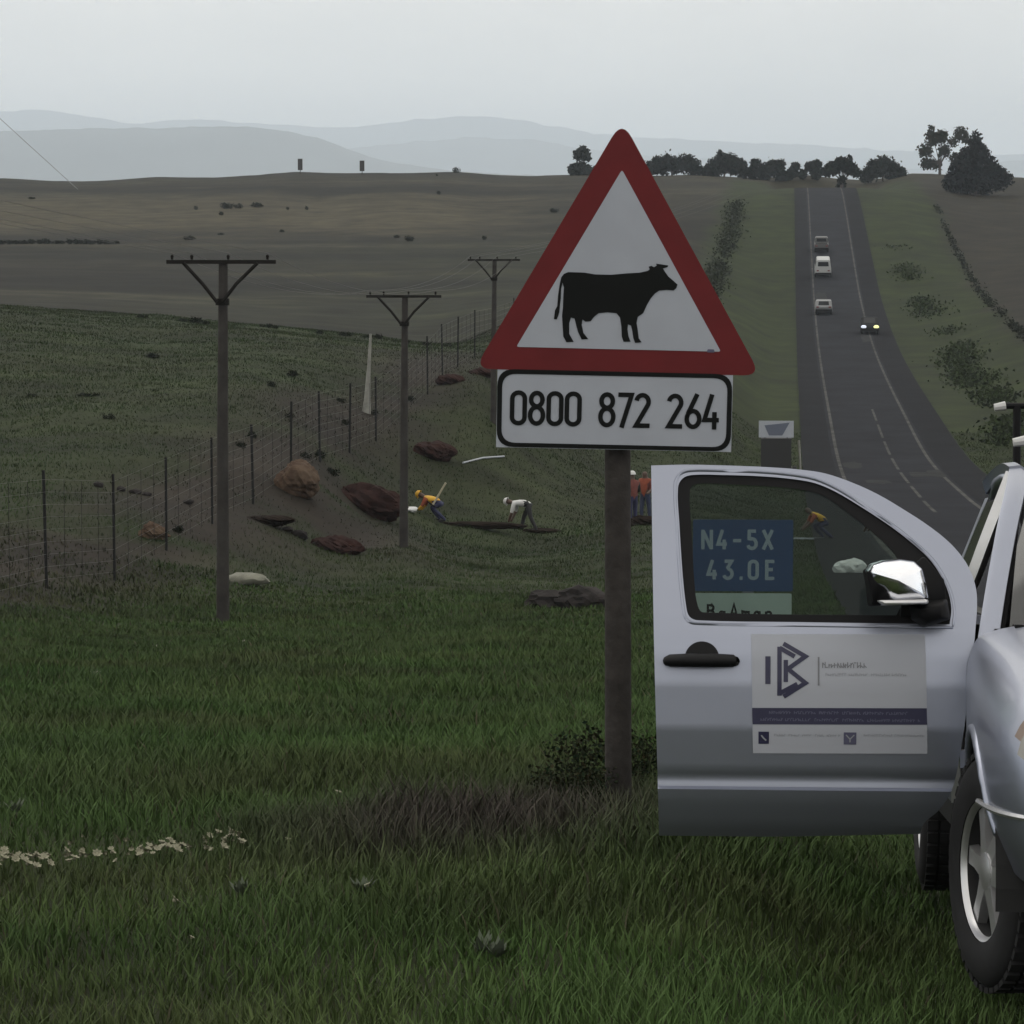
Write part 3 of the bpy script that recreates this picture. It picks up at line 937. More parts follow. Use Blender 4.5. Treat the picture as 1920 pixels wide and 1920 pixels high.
# stations of the lower body: y, then (x, z) half section from sill to bonnet middle
ST = [(.90, [(.55, .40), (.66, .52), (.69, .66), (.66, .80), (.60, .87), (.36, .91), (0, .925)]),
      (.80, [(.72, .38), (.80, .50), (.825, .68), (.79, .84), (.68, .925), (.38, .965), (0, .985)]),
      (.60, [(.82, .40), (.885, .56), (.90, .76), (.865, .90), (.74, .985), (.40, 1.03), (0, 1.045)]),
      (.30, [(.86, .44), (.922, .62), (.93, .84), (.895, .96), (.77, 1.035), (.40, 1.085), (0, 1.10)]),
      (.00, [(.87, .46), (.930, .64), (.935, .88), (.905, 1.00), (.785, 1.075), (.40, 1.125), (0, 1.14)]),
      (-.30, [(.86, .45), (.918, .64), (.928, .88), (.91, 1.04), (.80, 1.11), (.40, 1.16), (0, 1.175)]),
      (-.53, [(.845, .44), (.905, .62), (.918, .88), (.905, 1.06), (.81, 1.14), (.40, 1.19), (0, 1.205)])]
def cr(a, b, c, d, t):
    return .5 * ((2 * b) + (-a + c) * t + (2 * a - 5 * b + 4 * c - d) * t * t + (-a + 3 * b - 3 * c + d) * t ** 3)
SA = np.array([[(y, x, z) for x, z in sec] for y, sec in ST])   # stations x points x (y,x,z)
def resample(Ar, n):
    m = len(Ar)
    out = []
    for i in range(m - 1):
        p0, p1, p2, p3 = Ar[max(i - 1, 0)], Ar[i], Ar[i + 1], Ar[min(i + 2, m - 1)]
        for j in range(n):
            out.append(cr(p0, p1, p2, p3, j / n))
    out.append(Ar[-1])
    return np.array(out)
SF = resample(SA, 5)                                   # along the car
SF = np.swapaxes(resample(np.swapaxes(SF, 0, 1), 4), 0, 1)    # round the section
def body_from(SFa, name, m, parent, thick=.0, side_list=(1, -1)):
    bm = bmesh.new()
    for s in side_list:
        g = [[bm.verts.new((s * q[1], q[0], q[2])) for q in row] for row in SFa]
        for i in range(len(g) - 1):
            for j in range(len(g[0]) - 1):
                f = (g[i][j], g[i][j + 1], g[i + 1][j + 1], g[i + 1][j])
                bm.faces.new(f if s > 0 else f[::-1])
    bmesh.ops.remove_doubles(bm, verts=bm.verts, dist=1e-4)
    return from_bm(name, bm, m, parent, True, 40)

def cutter(bm_fn):
    bm = bmesh.new()
    bm_fn(bm)
    return from_bm("cutter", bm, None)
def boolean(o, cut, op='DIFFERENCE', solver='EXACT'):
    md = o.modifiers.new("b", 'BOOLEAN')
    md.operation = op
    md.solver = solver
    md.object = cut
    evaluated(o)
    bpy.data.objects.remove(cut)
    return o
def resmooth(o, ang=30):
    o.data.shade_smooth()
    o.data.set_sharp_from_angle(angle=R(ang))

# fenders and bonnet: delete faces inside the wheel arch then add a lip
front = body_from(SF, "front_body", M['paint'], pick)
def cut_arch(o, yc, zc, r):
    bm = bmesh.new()
    bm.from_mesh(o.data)
    for v in bm.verts:                      # snap the vertices nearest the arch to a clean circle
        dy, dz = v.co.y - yc, v.co.z - zc
        dd = math.hypot(dy, dz)
        if abs(v.co.x) > .7 and abs(dd - r) < .035 and v.co.z < 1.0:
            v.co.y, v.co.z = yc + dy / dd * r, zc + dz / dd * r
    dl = [f for f in bm.faces if abs(f.calc_center_median().x) > .7 and math.hypot(f.calc_center_median().y - yc, f.calc_center_median().z - zc) < r - .004 and f.calc_center_median().z < .98]
    bmesh.ops.delete(bm, geom=dl, context='FACES')
    bm.to_mesh(o.data)
    bm.free()
    resmooth(o, 40)
cut_arch(front, 0, .38, .45)
def body_x(y, z):
    i = int(np.argmin(np.abs(SF[:, 0, 0] - y)))
    prof = SF[i][:14]
    return float(np.interp(z, prof[:, 2], prof[:, 1]))
for s in (1, -1):
    bm = bmesh.new()
    pts = [(s * (body_x(.452 * math.cos(R(a)), .38 + .452 * math.sin(R(a))) - .004), .452 * math.cos(R(a)), .38 + .452 * math.sin(R(a))) for a in np.linspace(12, 168, 40)]
    bm_tube(bm, pts, .017, 8)
    from_bm("arch_flare", bm, M['paint'], pick, True, 60)
    bm = bmesh.new()           # dark wheel-well liner
    ring = []
    for a in np.linspace(-10, 190, 24):
        y, z = .47 * math.cos(R(a)), .38 + .47 * math.sin(R(a))
        ring.append((bm.verts.new((s * .90, y, z)), bm.verts.new((s * .48, y, z))))
    for a_, b_ in zip(ring, ring[1:]):
        bm.faces.new((a_[0], b_[0], b_[1], a_[1]))
    bm.faces.new([q[1] for q in ring])
    from_bm("wheel_well", bm, M['interior'], pick)
# nose panel closing the front, bumper seam, grille, lamps
bm = bmesh.new()
ring_ = [(q[1], q[0], q[2]) for q in SF[0]] + [(-q[1], q[0], q[2]) for q in SF[0][::-1][1:]]
inn_ = [bm.verts.new((x * .86, y + .022, .66 + (z - .66) * .86)) for x, y, z in ring_]
out_ = [bm.verts.new((x, y - .002, z)) for x, y, z in ring_]
for i in range(len(ring_)):
    j = (i + 1) % len(ring_)
    bm.faces.new((out_[i], out_[j], inn_[j], inn_[i]))
bm.faces.new(inn_)
from_bm("nose_panel", bm, M['paint'], pick, True, 50)
for zz in (.70, .76):
    bm = bmesh.new()
    bm_box(bm, -.46, .46, .932, .945, zz - .012, zz + .012)
    from_bm("grille_bar", bm, M['chrome'], pick)
bm = bmesh.new()
for s in (1, -1):
    row = [SF[i][5] for i in range(0, 17)]
    pts = [(s * (q[1] + .004), q[0] + .003, .605 + (.9 - q[0]) * .02) for q in row]
    bm_tube(bm, pts, .010, 6)
from_bm("bumper_seam", bm, M['alloy'], pick)
bm = bmesh.new()
bm_box(bm, -.48, .48, .885, .931, .64, .81)
from_bm("grille", bm, M['blacktrim'], pick)
bm = bmesh.new()
bm_box(bm, -.62, .62, .86, .96, .37, .56)
bmesh.ops.bevel(bm, geom=bm.edges[:], offset=.03, segments=3, affect='EDGES')
from_bm("bumper", bm, M['paint'], pick, True)
for s in (1, -1):
    for nm, i0, i1, j0, j1, mm, off in (("headlight", 1, 8, 10, 16, 'lens', .008), ("indicator", 7, 9, 11, 16, 'amber', .008)):
        bm = bmesh.new()
        g = [[bm.verts.new((s * (SF[i][j][1] + off), SF[i][j][0] + off * .4, SF[i][j][2] + off * .3)) for j in range(j0, j1)] for i in range(i0, i1)]
        for i in range(len(g) - 1):
            for j in range(len(g[0]) - 1):
                bm.faces.new((g[i][j], g[i][j + 1], g[i + 1][j + 1], g[i + 1][j]))
        from_bm(nm, bm, M[mm], pick, True, 60)

# cab: sill, closed panels, pillars, roof, glass
def side_w(v):      # outward bulge of the side at height v
    return np.interp(v, [.40, .47, .55, .592, .602, .63, .66, .80, .95, 1.05, 1.12, 1.18, 1.70], [-.065, -.025, .0, .008, -.010, -.012, -.004, .012, .014, .004, -.012, -.03, -.235])
def side_panel(name, x_sgn, y0, y1, vs, m, parent, xb=.905):
    bm = bmesh.new()
    g = [[bm.verts.new((x_sgn * (xb + side_w(v)), y, v)) for v in vs] for y in (y0, (y0 + y1) / 2, y1)]
    for i in range(2):
        for j in range(len(vs) - 1):
            bm.faces.new((g[i][j], g[i][j + 1], g[i + 1][j + 1], g[i + 1][j]))
    return from_bm(name, bm, m, parent, True, 30)
vs_low = [.44, .47, .51, .55, .592, .602, .63, .66, .73, .80, .88, .95, 1.0, 1.05, 1.09, 1.12, 1.15]
vs_win = list(np.linspace(1.16, 1.60, 6))
side_panel("closed_door", -1, -.54, -1.60, vs_low, M['paint'], pick)
side_panel("window", -1, -.85, -1.56, vs_win, M['darkglass'], pick)
for s in (1, -1):
    side_panel("rear_door", s, -1.64, -2.48, vs_low, M['paint'], pick)
    side_panel("window", s, -1.70, -2.40, vs_win, M['darkglass'], pick)
    side_panel("cab_corner", s, -2.36, -2.52, [1.15, 1.3, 1.45, 1.62], M['paint'], pick)
    side_panel("load_side", s, -2.54, -4.16, [.5, .55, .592, .602, .63, .66, .8, .95, 1.05, 1.1, 1.14], M['paint'], pick)
for s in (1, -1):
    bm = bmesh.new()
    bm_box(bm, s * .80 if s > 0 else -.88, s * .88 if s > 0 else -.80, -2.5, -.55, .38, .465)
    from_bm("sill", bm, M['blacktrim'], pick)
bm = bmesh.new()
bm_box(bm, -.80, .80, -2.5, -.5, .42, .50)
bm_box(bm, -.82, .82, -.60, -.54, .5, 1.14)
bm_box(bm, -.80, .80, -2.52, -2.46, .5, 1.12)
bm_box(bm, -.60, .60, -2.515, -2.465, 1.12, 1.62)
from_bm("cab_floor", bm, M['interior'], pick)
for sx in (.40, -.40):
    bm = bmesh.new()
    bm_box(bm, sx - .24, sx + .24, -1.55, -1.05, .55, .80)
    bm_box(bm, sx - .24, sx + .24, -1.72, -1.55, .70, 1.38)
    bm_box(bm, sx - .12, sx + .12, -1.74, -1.64, 1.38, 1.58)
    bmesh.ops.bevel(bm, geom=bm.edges[:], offset=.03, segments=2, affect='EDGES')
    from_bm("seat", bm, M['interior'], pick, True)
bm = bmesh.new()
bm_box(bm, -.78, .78, -.95, -.58, .80, 1.12)
bmesh.ops.bevel(bm, geom=bm.edges[:], offset=.05, segments=3, affect='EDGES')
from_bm("dashboard", bm, M['interior'], pick, True)
bm = bmesh.new()
t = [(.40 + .18 * math.cos(R(a)), -1.02 + .05 * math.sin(R(a)), 1.06 + .18 * math.sin(R(a))) for a in range(0, 361, 15)]
bm_tube(bm, t, .016, 8)
from_bm("steering_wheel", bm, M['blacktrim'], pick, True, 60)
# pillars
A0, A1 = (.80, -.60, 1.13), (.655, -1.33, 1.665)
def pillar(name, s, pts, w, d, m):
    bm = bmesh.new()
    P = resample(np.array(pts, float), 5)
    rings = []
    for i, p in enumerate(P):
        tt = Vector(P[min(i + 1, len(P) - 1)] - P[max(i - 1, 0)]).normalized()
        out = Vector((1, 0, 0))
        out = (out - tt * out.dot(tt)).normalized()
        fw = tt.cross(out).normalized()
        pr = [(w, d), (w * .6, -d), (-w, -d), (-w, d * .4), (-w * .2, d * 1.2)]
        rings.append([bm.verts.new((s * (p + out * a + fw * b).x if False else s * (p[0] + out.x * a + fw.x * b), p[1] + out.y * a + fw.y * b, p[2] + out.z * a + fw.z * b)) for a, b in pr])
    for r0, r1 in zip(rings, rings[1:]):
        for j in range(5):
            bm.faces.new((r0[j], r0[(j + 1) % 5], r1[(j + 1) % 5], r1[j]))
    bm.faces.new(rings[0])
    bm.faces.new(rings[-1])
    return from_bm(name, bm, m, pick, True, 40)
apts = [(.845, -.56, 1.09), (.80, -.78, 1.27), (.745, -1.02, 1.47), (.70, -1.22, 1.60), (.665, -1.45, 1.685)]
for s in (1, -1):
    pillar("a_pillar", s, apts, .034, .022, M['paint'])
    pillar("door_seal", s, [(x - .05, y - .055, z - .03) for x, y, z in apts], .016, .030, M['blacktrim'])
    pillar("inner_pillar", s, [(x + .012, y - .105, z - .025) for x, y, z in apts], .013, .012, M['paint'])
    pillar("roof_rail", s, [(.665, -1.45, 1.690), (.655, -1.9, 1.715), (.66, -2.3, 1.70), (.68, -2.5, 1.66)], .035, .025, M['paint'])
    pillar("b_pillar", s, [(.865, -1.62, .48), (.875, -1.62, 1.1), (.80, -1.62, 1.35), (.67, -1.64, 1.69)], .03, .045, M['paint'] if s < 0 else M['alloy'])
# roof: gently domed sheet
bm = bmesh.new()
ny, nx = 12, 12
g = []
for i in range(ny + 1):
    y = -1.42 - (2.52 - 1.42) * i / ny
    row = []
    for j in range(nx + 1):
        x = -.69 + 1.38 * j / nx
        zc = np.interp(-y, [1.42, 1.6, 1.95, 2.3, 2.52], [1.695, 1.745, 1.775, 1.765, 1.715])
        row.append(bm.verts.new((x, y, zc - .075 * (abs(x) / .69) ** 2.6)))
    g.append(row)
for i in range(ny):
    for j in range(nx):
        bm.faces.new((g[i][j], g[i][j + 1], g[i + 1][j + 1], g[i + 1][j]))
roof = from_bm("roof", bm, M['paint'], pick, True, 60)
md = roof.modifiers.new("s", 'SOLIDIFY')
md.thickness = .03
evaluated(roof)
# windscreen
bm = bmesh.new()
g = []
for i in range(7):
    t = i / 6
    row = []
    for j in range(9):
        u = -1 + 2 * j / 8
        hw = .775 * (1 - t) + .645 * t
        y = (-.56 - .86 * t) + (1 - u * u) * .10
        row.append(bm.verts.new((u * hw, y, 1.115 + .57 * t + .03 * math.sin(math.pi * t))))
    g.append(row)
for i in range(6):
    for j in range(8):
        bm.faces.new((g[i][j], g[i][j + 1], g[i + 1][j + 1], g[i + 1][j]))
from_bm("windscreen", bm, M['darkglass'], pick, True, 60)
bm = bmesh.new()
bm_box(bm, -.78, .78, -.62, -.47, 1.10, 1.155)
bmesh.ops.bevel(bm, geom=bm.edges[:], offset=.02, segments=2, affect='EDGES')
from_bm("scuttle", bm, M['blacktrim'], pick, True)
bm = bmesh.new()
bm_box(bm, -.66, .66, -2.56, -2.53, 1.16, 1.62)
from_bm("rear_window", bm, M['darkglass'], pick)
bm = bmesh.new()
bm_box(bm, -.80, .80, -4.14, -2.56, .62, .68)
bm_box(bm, -.80, .80, -2.60, -2.56, .62, 1.12)
from_bm("load_bed", bm, M['blacktrim'], pick)
bm = bmesh.new()
bm_box(bm, -.86, .86, -4.20, -4.165, .62, 1.13)
from_bm("tailgate", bm, M['paint'], pick)
bm = bmesh.new()
bm_box(bm, -.66, .66, -4.32, -4.21, .45, .60)
bmesh.ops.bevel(bm, geom=bm.edges[:], offset=.03, segments=2, affect='EDGES')
from_bm("rear_bumper", bm, M['chrome'], pick, True)
# load rack: one dark bar over the cab and one over the tailgate, pale end caps
for y, zz, z0, hw in ((-1.85, 1.825, 1.70, .60), (-3.95, 2.06, 1.10, .50)):
    bm = bmesh.new()
    bm_tube(bm, [(-hw, y, zz), (hw, y, zz)], .014, 8)
    for x in (-hw + .05, hw - .05):
        bm_tube(bm, [(x, y, z0), (x, y, zz)], .018, 8)
    bar = from_bm("rack_bar", bm, M['blacktrim'], pick)
    for s in (-1, 1):
        bm = bmesh.new()
        bm_tube(bm, [(s * hw, y, zz), (s * (hw + .05), y, zz - .008)], [.021, .016], 8)
        from_bm("end_cap", bm, M['whitecloth'], bar, True)
# chassis
bm = bmesh.new()
bm_box(bm, -.50, .50, -4.1, .75, .36, .45)
bm_tube(bm, [(-.72, -3.2, .38), (.72, -3.2, .38)], .06, 10)
bm_tube(bm, [(-.60, 0, .38), (.60, 0, .38)], .05, 10)
from_bm("chassis", bm, M['interior'], pick)

# wheels: tyre with tread blocks, six-spoke alloy
def wheel(x, y, steer, side):
    root = bpy.data.objects.new("wheel", None)
    C.objects.link(root)
    root.parent = pick
    root.location = (x, y, .38)
    root.rotation_euler = (0, 0, steer)
    s = side
    bm = bmesh.new()
    prof = [(-.115, .225), (-.125, .26), (-.125, .31), (-.112, .352), (-.095, .368), (-.05, .376), (0, .378), (.05, .376), (.095, .368), (.112, .352), (.125, .31), (.125, .26), (.115, .225)]
    bm_lathe(bm, prof, 56, 'x')
    for i in range(44):
        a = 2 * math.pi * i / 44
        for lx in (-.082, -.03, .03, .082):
            mm = Matrix.Rotation(a + (.06 if lx > 0 else 0), 4, 'X')
            bm_box(bm, lx - .021, lx + .021, -.019, .019, .368, .386, mm)
    from_bm("tyre", bm, M['rubber'], root, True, 40)
    bm = bmesh.new()
    bm_lathe(bm, [(s * .106, .230), (s * .112, .224), (s * .104, .212), (s * .094, .208)], 48, 'x')
    from_bm("rim", bm, M['alloy'], root, True, 40)
    bm = bmesh.new()
    bm_lathe(bm, [(s * .0935, .2085), (s * .03, .205), (-s * .10, .215)], 48, 'x')
    from_bm("barrel", bm, M['interior'], root, True, 40)
    bm = bmesh.new()
    bm_lathe(bm, [(s * .005, .0), (s * .005, .205)], 40, 'x')
    from_bm("brake_disc", bm, M['interior'], root)
    for i in range(6):
        bm = bmesh.new()
        a = 2 * math.pi * i / 6 + .35
        mm = Matrix.Rotation(a, 4, 'X')
        pts = [(-.032, .045), (.032, .045), (.024, .13), (.030, .214), (-.030, .214), (-.024, .13)]
        f0 = [bm.verts.new(mm @ Vector((s * (.090 + .012 * (1 - z / .2)), y_, z))) for y_, z in pts]
        f1 = [bm.verts.new(mm @ Vector((s * .06, y_ * 1.15, z))) for y_, z in pts]
        bm.faces.new(f0)
        for q in range(6):
            bm.faces.new((f0[q], f0[(q + 1) % 6], f1[(q + 1) % 6], f1[q]))
        from_bm("spoke", bm, M['alloy'], root)
    bm = bmesh.new()
    bm_lathe(bm, [(s * .110, 0), (s * .110, .035), (s * .102, .06), (s * .06, .068)], 24, 'x')
    from_bm("hub_cap", bm, M['alloy'], root, True)
TR = .80
wheel(TR, 0, R(13), 1)
wheel(-TR, 0, R(13), -1)
wheel(TR, -3.2, 0, 1)
wheel(-TR, -3.2, 0, -1)
for s in (1, -1):
    bm = bmesh.new()
    bm_box(bm, s * TR - .12, s * TR + .12, -.62, -.60, .16, .52)
    from_bm("mud_flap", bm, M['rubber'], pick)

# ---- open driver door; the photograph's pixels give the outline, 560 px to the metre
KD = 560.0
def DP(px, py):
    return ((1838 - px) / KD, .44 + (1569 - py) / KD)
OPEN = R(91)
hinge = Vector((.895, -.545, 0))
door = bpy.data.objects.new("open_door", None)
C.objects.link(door)
door.parent = pick
# door frame: local x = u (hinge to handle edge), y = v up, z = w outward
u_d = Vector((math.sin(OPEN), -math.cos(OPEN), 0))
w_d = Vector((math.cos(OPEN), math.sin(OPEN), 0))
DM = Matrix(((u_d.x, 0, w_d.x, hinge.x), (u_d.y, 0, w_d.y, hinge.y), (u_d.z, 1, w_d.z, 0), (0, 0, 0, 1)))
door.matrix_local = DM
out_px = [(1229, 868), (1237, 1200), (1246, 1480), (1249, 1577), (1480, 1574), (1742, 1566), (1748, 1545), (1775, 1520), (1800, 1480), (1810, 1440), (1822, 1360), (1834, 1260), (1843, 1180), (1848, 1120), (1843, 1085), (1828, 1050), (1800, 1015), (1760, 982), (1715, 952), (1665, 922), (1615, 899), (1565, 882), (1520, 875), (1470, 871), (1400, 868), (1300, 866)]
win_px = [(1281, 912), (1284, 980), (1291, 1080), (1298, 1140), (1304, 1158), (1320, 1165), (1500, 1167), (1795, 1169), (1799, 1140), (1794, 1108), (1780, 1075), (1758, 1043), (1722, 1010), (1680, 978), (1630, 945), (1585, 918), (1545, 901), (1500, 893), (1440, 888), (1370, 886), (1310, 886), (1290, 893)]
gl_px = [(1304, 916), (1308, 1000), (1314, 1100), (1320, 1138), (1330, 1150), (1695, 1153), (1712, 1120), (1716, 1085), (1708, 1060), (1690, 1030), (1650, 992), (1610, 960), (1560, 925), (1520, 914), (1460, 908), (1380, 904), (1315, 904)]
def smooth_closed(pts, n=4):
    P = np.array(pts, float)
    m = len(P)
    out = []
    for i in range(m):
        a, b, c, d = P[i - 1], P[i], P[(i + 1) % m], P[(i + 2) % m]
        ang0 = np.dot(b - a, c - b) / (np.linalg.norm(b - a) * np.linalg.norm(c - b) + 1e-9)
        ang1 = np.dot(c - b, d - c) / (np.linalg.norm(c - b) * np.linalg.norm(d - c) + 1e-9)
        if ang0 < .6: a = b * 2 - c
        if ang1 < .6: d = c * 2 - b
        # centripetal-like: shorten tangents to the segment length
        L = np.linalg.norm(c - b)
        m0 = (c - a); m0 = m0 / (np.linalg.norm(m0) + 1e-9) * L
        m1 = (d - b); m1 = m1 / (np.linalg.norm(m1) + 1e-9) * L
        for j in range(n):
            t = j / n
            out.append(tuple((2*t**3 - 3*t*t + 1) * b + (t**3 - 2*t*t + t) * m0 + (-2*t**3 + 3*t*t) * c + (t**3 - t*t) * m1))
    return out
out_px, win_px, gl_px = smooth_closed(out_px), smooth_closed(win_px), smooth_closed(gl_px)
def tri_patch(name, px_list, w_off, m, parent, hole=None, solid=.0, nsub=70, smooth=30):
    """curved sheet following side_w, cut to an outline"""
    vs = np.unique(np.r_[np.linspace(.43, .58, 8), .592, .602, .615, .63, .645, .66, np.linspace(.68, 1.72, nsub)])
    bm = bmesh.new()
    us_ = np.linspace(-.06, 1.14, 4)
    top_, bot_ = [], []
    for u in us_:
        top_.append([bm.verts.new((u, v, side_w(v) + w_off)) for v in vs])
        bot_.append([bm.verts.new((u, v, side_w(v) + w_off - solid)) for v in vs])
    for i in range(len(us_) - 1):
        for j in range(len(vs) - 1):
            bm.faces.new((top_[i][j], top_[i][j + 1], top_[i + 1][j + 1], top_[i + 1][j]))
            bm.faces.new((bot_[i][j], bot_[i + 1][j], bot_[i + 1][j + 1], bot_[i][j + 1]))
    n, mm_ = len(us_), len(vs)
    for i in range(n - 1):
        for j in (0, mm_ - 1):
            bm.faces.new((top_[i][j], top_[i + 1][j], bot_[i + 1][j], bot_[i][j]))
    for j in range(mm_ - 1):
        for i in (0, n - 1):
            bm.faces.new((top_[i][j], top_[i][j + 1], bot_[i][j + 1], bot_[i][j]))
    o = from_bm(name, bm, m)
    boolean(o, cutter(lambda b: bm_prism(b, [DP(*p) for p in px_list], -.8, .4)), 'INTERSECT')
    if hole:
        boolean(o, cutter(lambda b: bm_prism(b, [DP(*p) for p in hole], -.9, .5)), 'DIFFERENCE')
    o.parent = parent
    resmooth(o, smooth)
    return o
skin = tri_patch("door_skin", out_px, 0.0, M['paint'], door, win_px, .035)
tri_patch("window_seal", win_px, -.008, M['blacktrim'], door, gl_px, .02)
tri_patch("window_glass", gl_px, -.014, M['glass'], door, None, .004)
# raised lip round the window
lip = [((x - 1540) * 1.022 + 1540, (y - 1035) * 1.05 + 1035) for x, y in win_px]
bm = bmesh.new()
pts = [DP(*p) for p in lip]
pts = [(u, v, side_w(v) - .004) for u, v in pts]
bm_tube(bm, pts + [pts[0]], .007, 6, False)
from_bm("window_frame_lip", bm, M['paint'], door, True, 60)
# inner trim and hinge-side edge
bm = bmesh.new()
inn = [DP(*p) for p in ((1262, 1180), (1268, 1545), (1735, 1540), (1790, 1440), (1820, 1180))]
bm_prism(bm, inn, -.11, -.075)
from_bm("door_card", bm, M['interior'], door)
bm = bmesh.new()
for v in (.70, 1.0):
    bm_box(bm, -.05, .04, v - .03, v + .03, -.06, -.02)
from_bm("hinge", bm, M['paint'], door)
# handle: cup and bar
u, v = DP(1328, 1238)
bm = bmesh.new()
ring = [(.055 * math.cos(R(a)), .050 * math.sin(R(a))) for a in range(0, 360, 15)]
c0 = bm.verts.new((u, v, side_w(v) + .0005))
vv = [bm.verts.new((u + x, v + y, side_w(v + y) + .0022)) for x, y in ring]
for i in range(len(vv)):
    bm.faces.new((c0, vv[i], vv[(i + 1) % len(vv)]))
cup = from_bm("handle_cup", bm, M['paint'], door, True, 60)
bm = bmesh.new()
v2 = [bm.verts.new((u + .058 * math.cos(R(a)), v + .004 + .056 * math.sin(R(a)), side_w(v + .05 * math.sin(R(a))) + .0035)) for a in range(0, 181, 12)]
bm.faces.new(v2)
from_bm("cup_shadow_pad", bm, M['handle'], door)
bm = bmesh.new()
hpts = [(u - .112, v - .006, side_w(v) + .012), (u - .105, v - .004, side_w(v) + .028), (u - .05, v - .003, side_w(v) + .042), (u + .05, v - .003, side_w(v) + .042), (u + .108, v - .005, side_w(v) + .028), (u + .117, v - .007, side_w(v) + .012)]
bm_tube(bm, hpts, [.017, .021, .023, .023, .021, .017], 10)
from_bm("handle", bm, M['handle'], door, True, 60)

# magnetic company panel
SL = [(1421, 1190), (1425, 1415), (1753, 1413), (1748, 1188)]
def sheet(name, pxs, m, off, parent):
    bm = bmesh.new()
    n = 16
    (a, b, c, d_) = [np.array(DP(*p)) for p in pxs]     # top-left, bottom-left, bottom-right, top-right
    g = []
    for i in range(n + 1):
        t = i / n
        l, r_ = a * (1 - t) + b * t, d_ * (1 - t) + c * t
        g.append([bm.verts.new((q[0], q[1], side_w(q[1]) + off)) for q in (l, (l + r_) / 2, r_)])
    for i in range(n):
        for j in range(2):
            bm.faces.new((g[i][j], g[i][j + 1], g[i + 1][j + 1], g[i + 1][j]))
    return from_bm(name, bm, m, parent, True, 60)
panel = sheet("magnetic_panel", SL, M['sticker'], .0030, door)
sheet("navy_band", [(1423, 1329), (1424, 1360), (1752, 1358), (1751, 1327)], M['navy'], .0042, panel)
def LP(x, y):   # coordinates of a 5.05x enlargement of the panel
    return DP(1400 + x / 5.053, 1160 + y / 5.053)
def flat_strokes(name, lines, wpx, m, off, closed=False):
    bm = bmesh.new()
    for i, l in enumerate(lines):
        l2 = [l[0]]
        for a_, b_ in zip(l, l[1:]):
            ns = max(1, int(math.dist(a_, b_) / 40))
            l2 += [(a_[0] + (b_[0] - a_[0]) * t_ / ns, a_[1] + (b_[1] - a_[1]) * t_ / ns) for t_ in range(1, ns + 1)]
        ribbon(bm, [LP(*p) for p in l2], wpx / 5.053 / KD, 0, closed)
        bm.verts.ensure_lookup_table()
    for i, v_ in enumerate(bm.verts):
        v_.co.z = side_w(v_.co.y) + off + (i % 7) * 1e-5
    return from_bm(name, bm, m, panel)
flat_strokes("logo_bar", [[(265, 362), (265, 625)]], 50, M['navy'], .0042)
flat_strokes("logo_letter", [[(412, 240), (622, 360), (455, 480), (622, 612), (415, 745)], [(375, 270), (375, 735)], [(375, 280), (520, 362)], [(375, 715), (545, 622)], [(435, 395), (435, 605)]], 42, M['navy'], .0044)
flat_strokes("divider", [[(747, 365), (747, 635)]], 16, M['grey_text'], .0042)
random.seed(3)
def word_marks(x0, x1, y, h, wd, gap_every=6):
    out, x, c = [], x0, 0
    while x < x1:
        w_ = random.uniform(.6, 1.1) * wd
        hh = h * random.choice((.7, 1, .85))
        out.append([(x, y + h / 2), (x, y + h / 2 - hh)])
        out.append([(x, y + random.choice((-.4, 0, .4)) * h), (x + w_ * .7, y + random.choice((-.4, 0, .4)) * h)])
        c += 1
        x += w_ * (2.2 if c % gap_every == 0 else 1)
    return out
flat_strokes("company_name", word_marks(785, 1205, 440, 56, 34, 40), 9, M['grey_text'], .0042)
flat_strokes("tag_line", word_marks(815, 1585, 528, 28, 24, 9), 6, M['pale_text'], .0042)
flat_strokes("band_text", word_marks(280, 1610, 895, 30, 26, 9) + word_marks(200, 1700, 962, 30, 26, 10), 6.5, M['navy_text'], .0054)
flat_strokes("contact_text", word_marks(330, 940, 1112, 22, 24, 5), 5, M['pale_text'], .0042)
flat_strokes("contact_text", word_marks(1180, 1740, 1105, 22, 24, 14), 5, M['pale_text'], .0042)
flat_strokes("phone_icon", [[(228, 1080), (228, 1196)]], 100, M['navy'], .0042)
flat_strokes("phone_mark", [[(205, 1115), (225, 1140), (252, 1165)]], 14, M['pale_text'], .0052)
flat_strokes("mail_icon", [[(1048, 1080), (1048, 1196)]], 120, M['grey_text'] if False else M['navy_text'], .0042)
flat_strokes("mail_mark", [[(1010, 1105), (1048, 1145), (1088, 1105)], [(1048, 1145), (1048, 1175)]], 11, M['pale_text'], .0052)

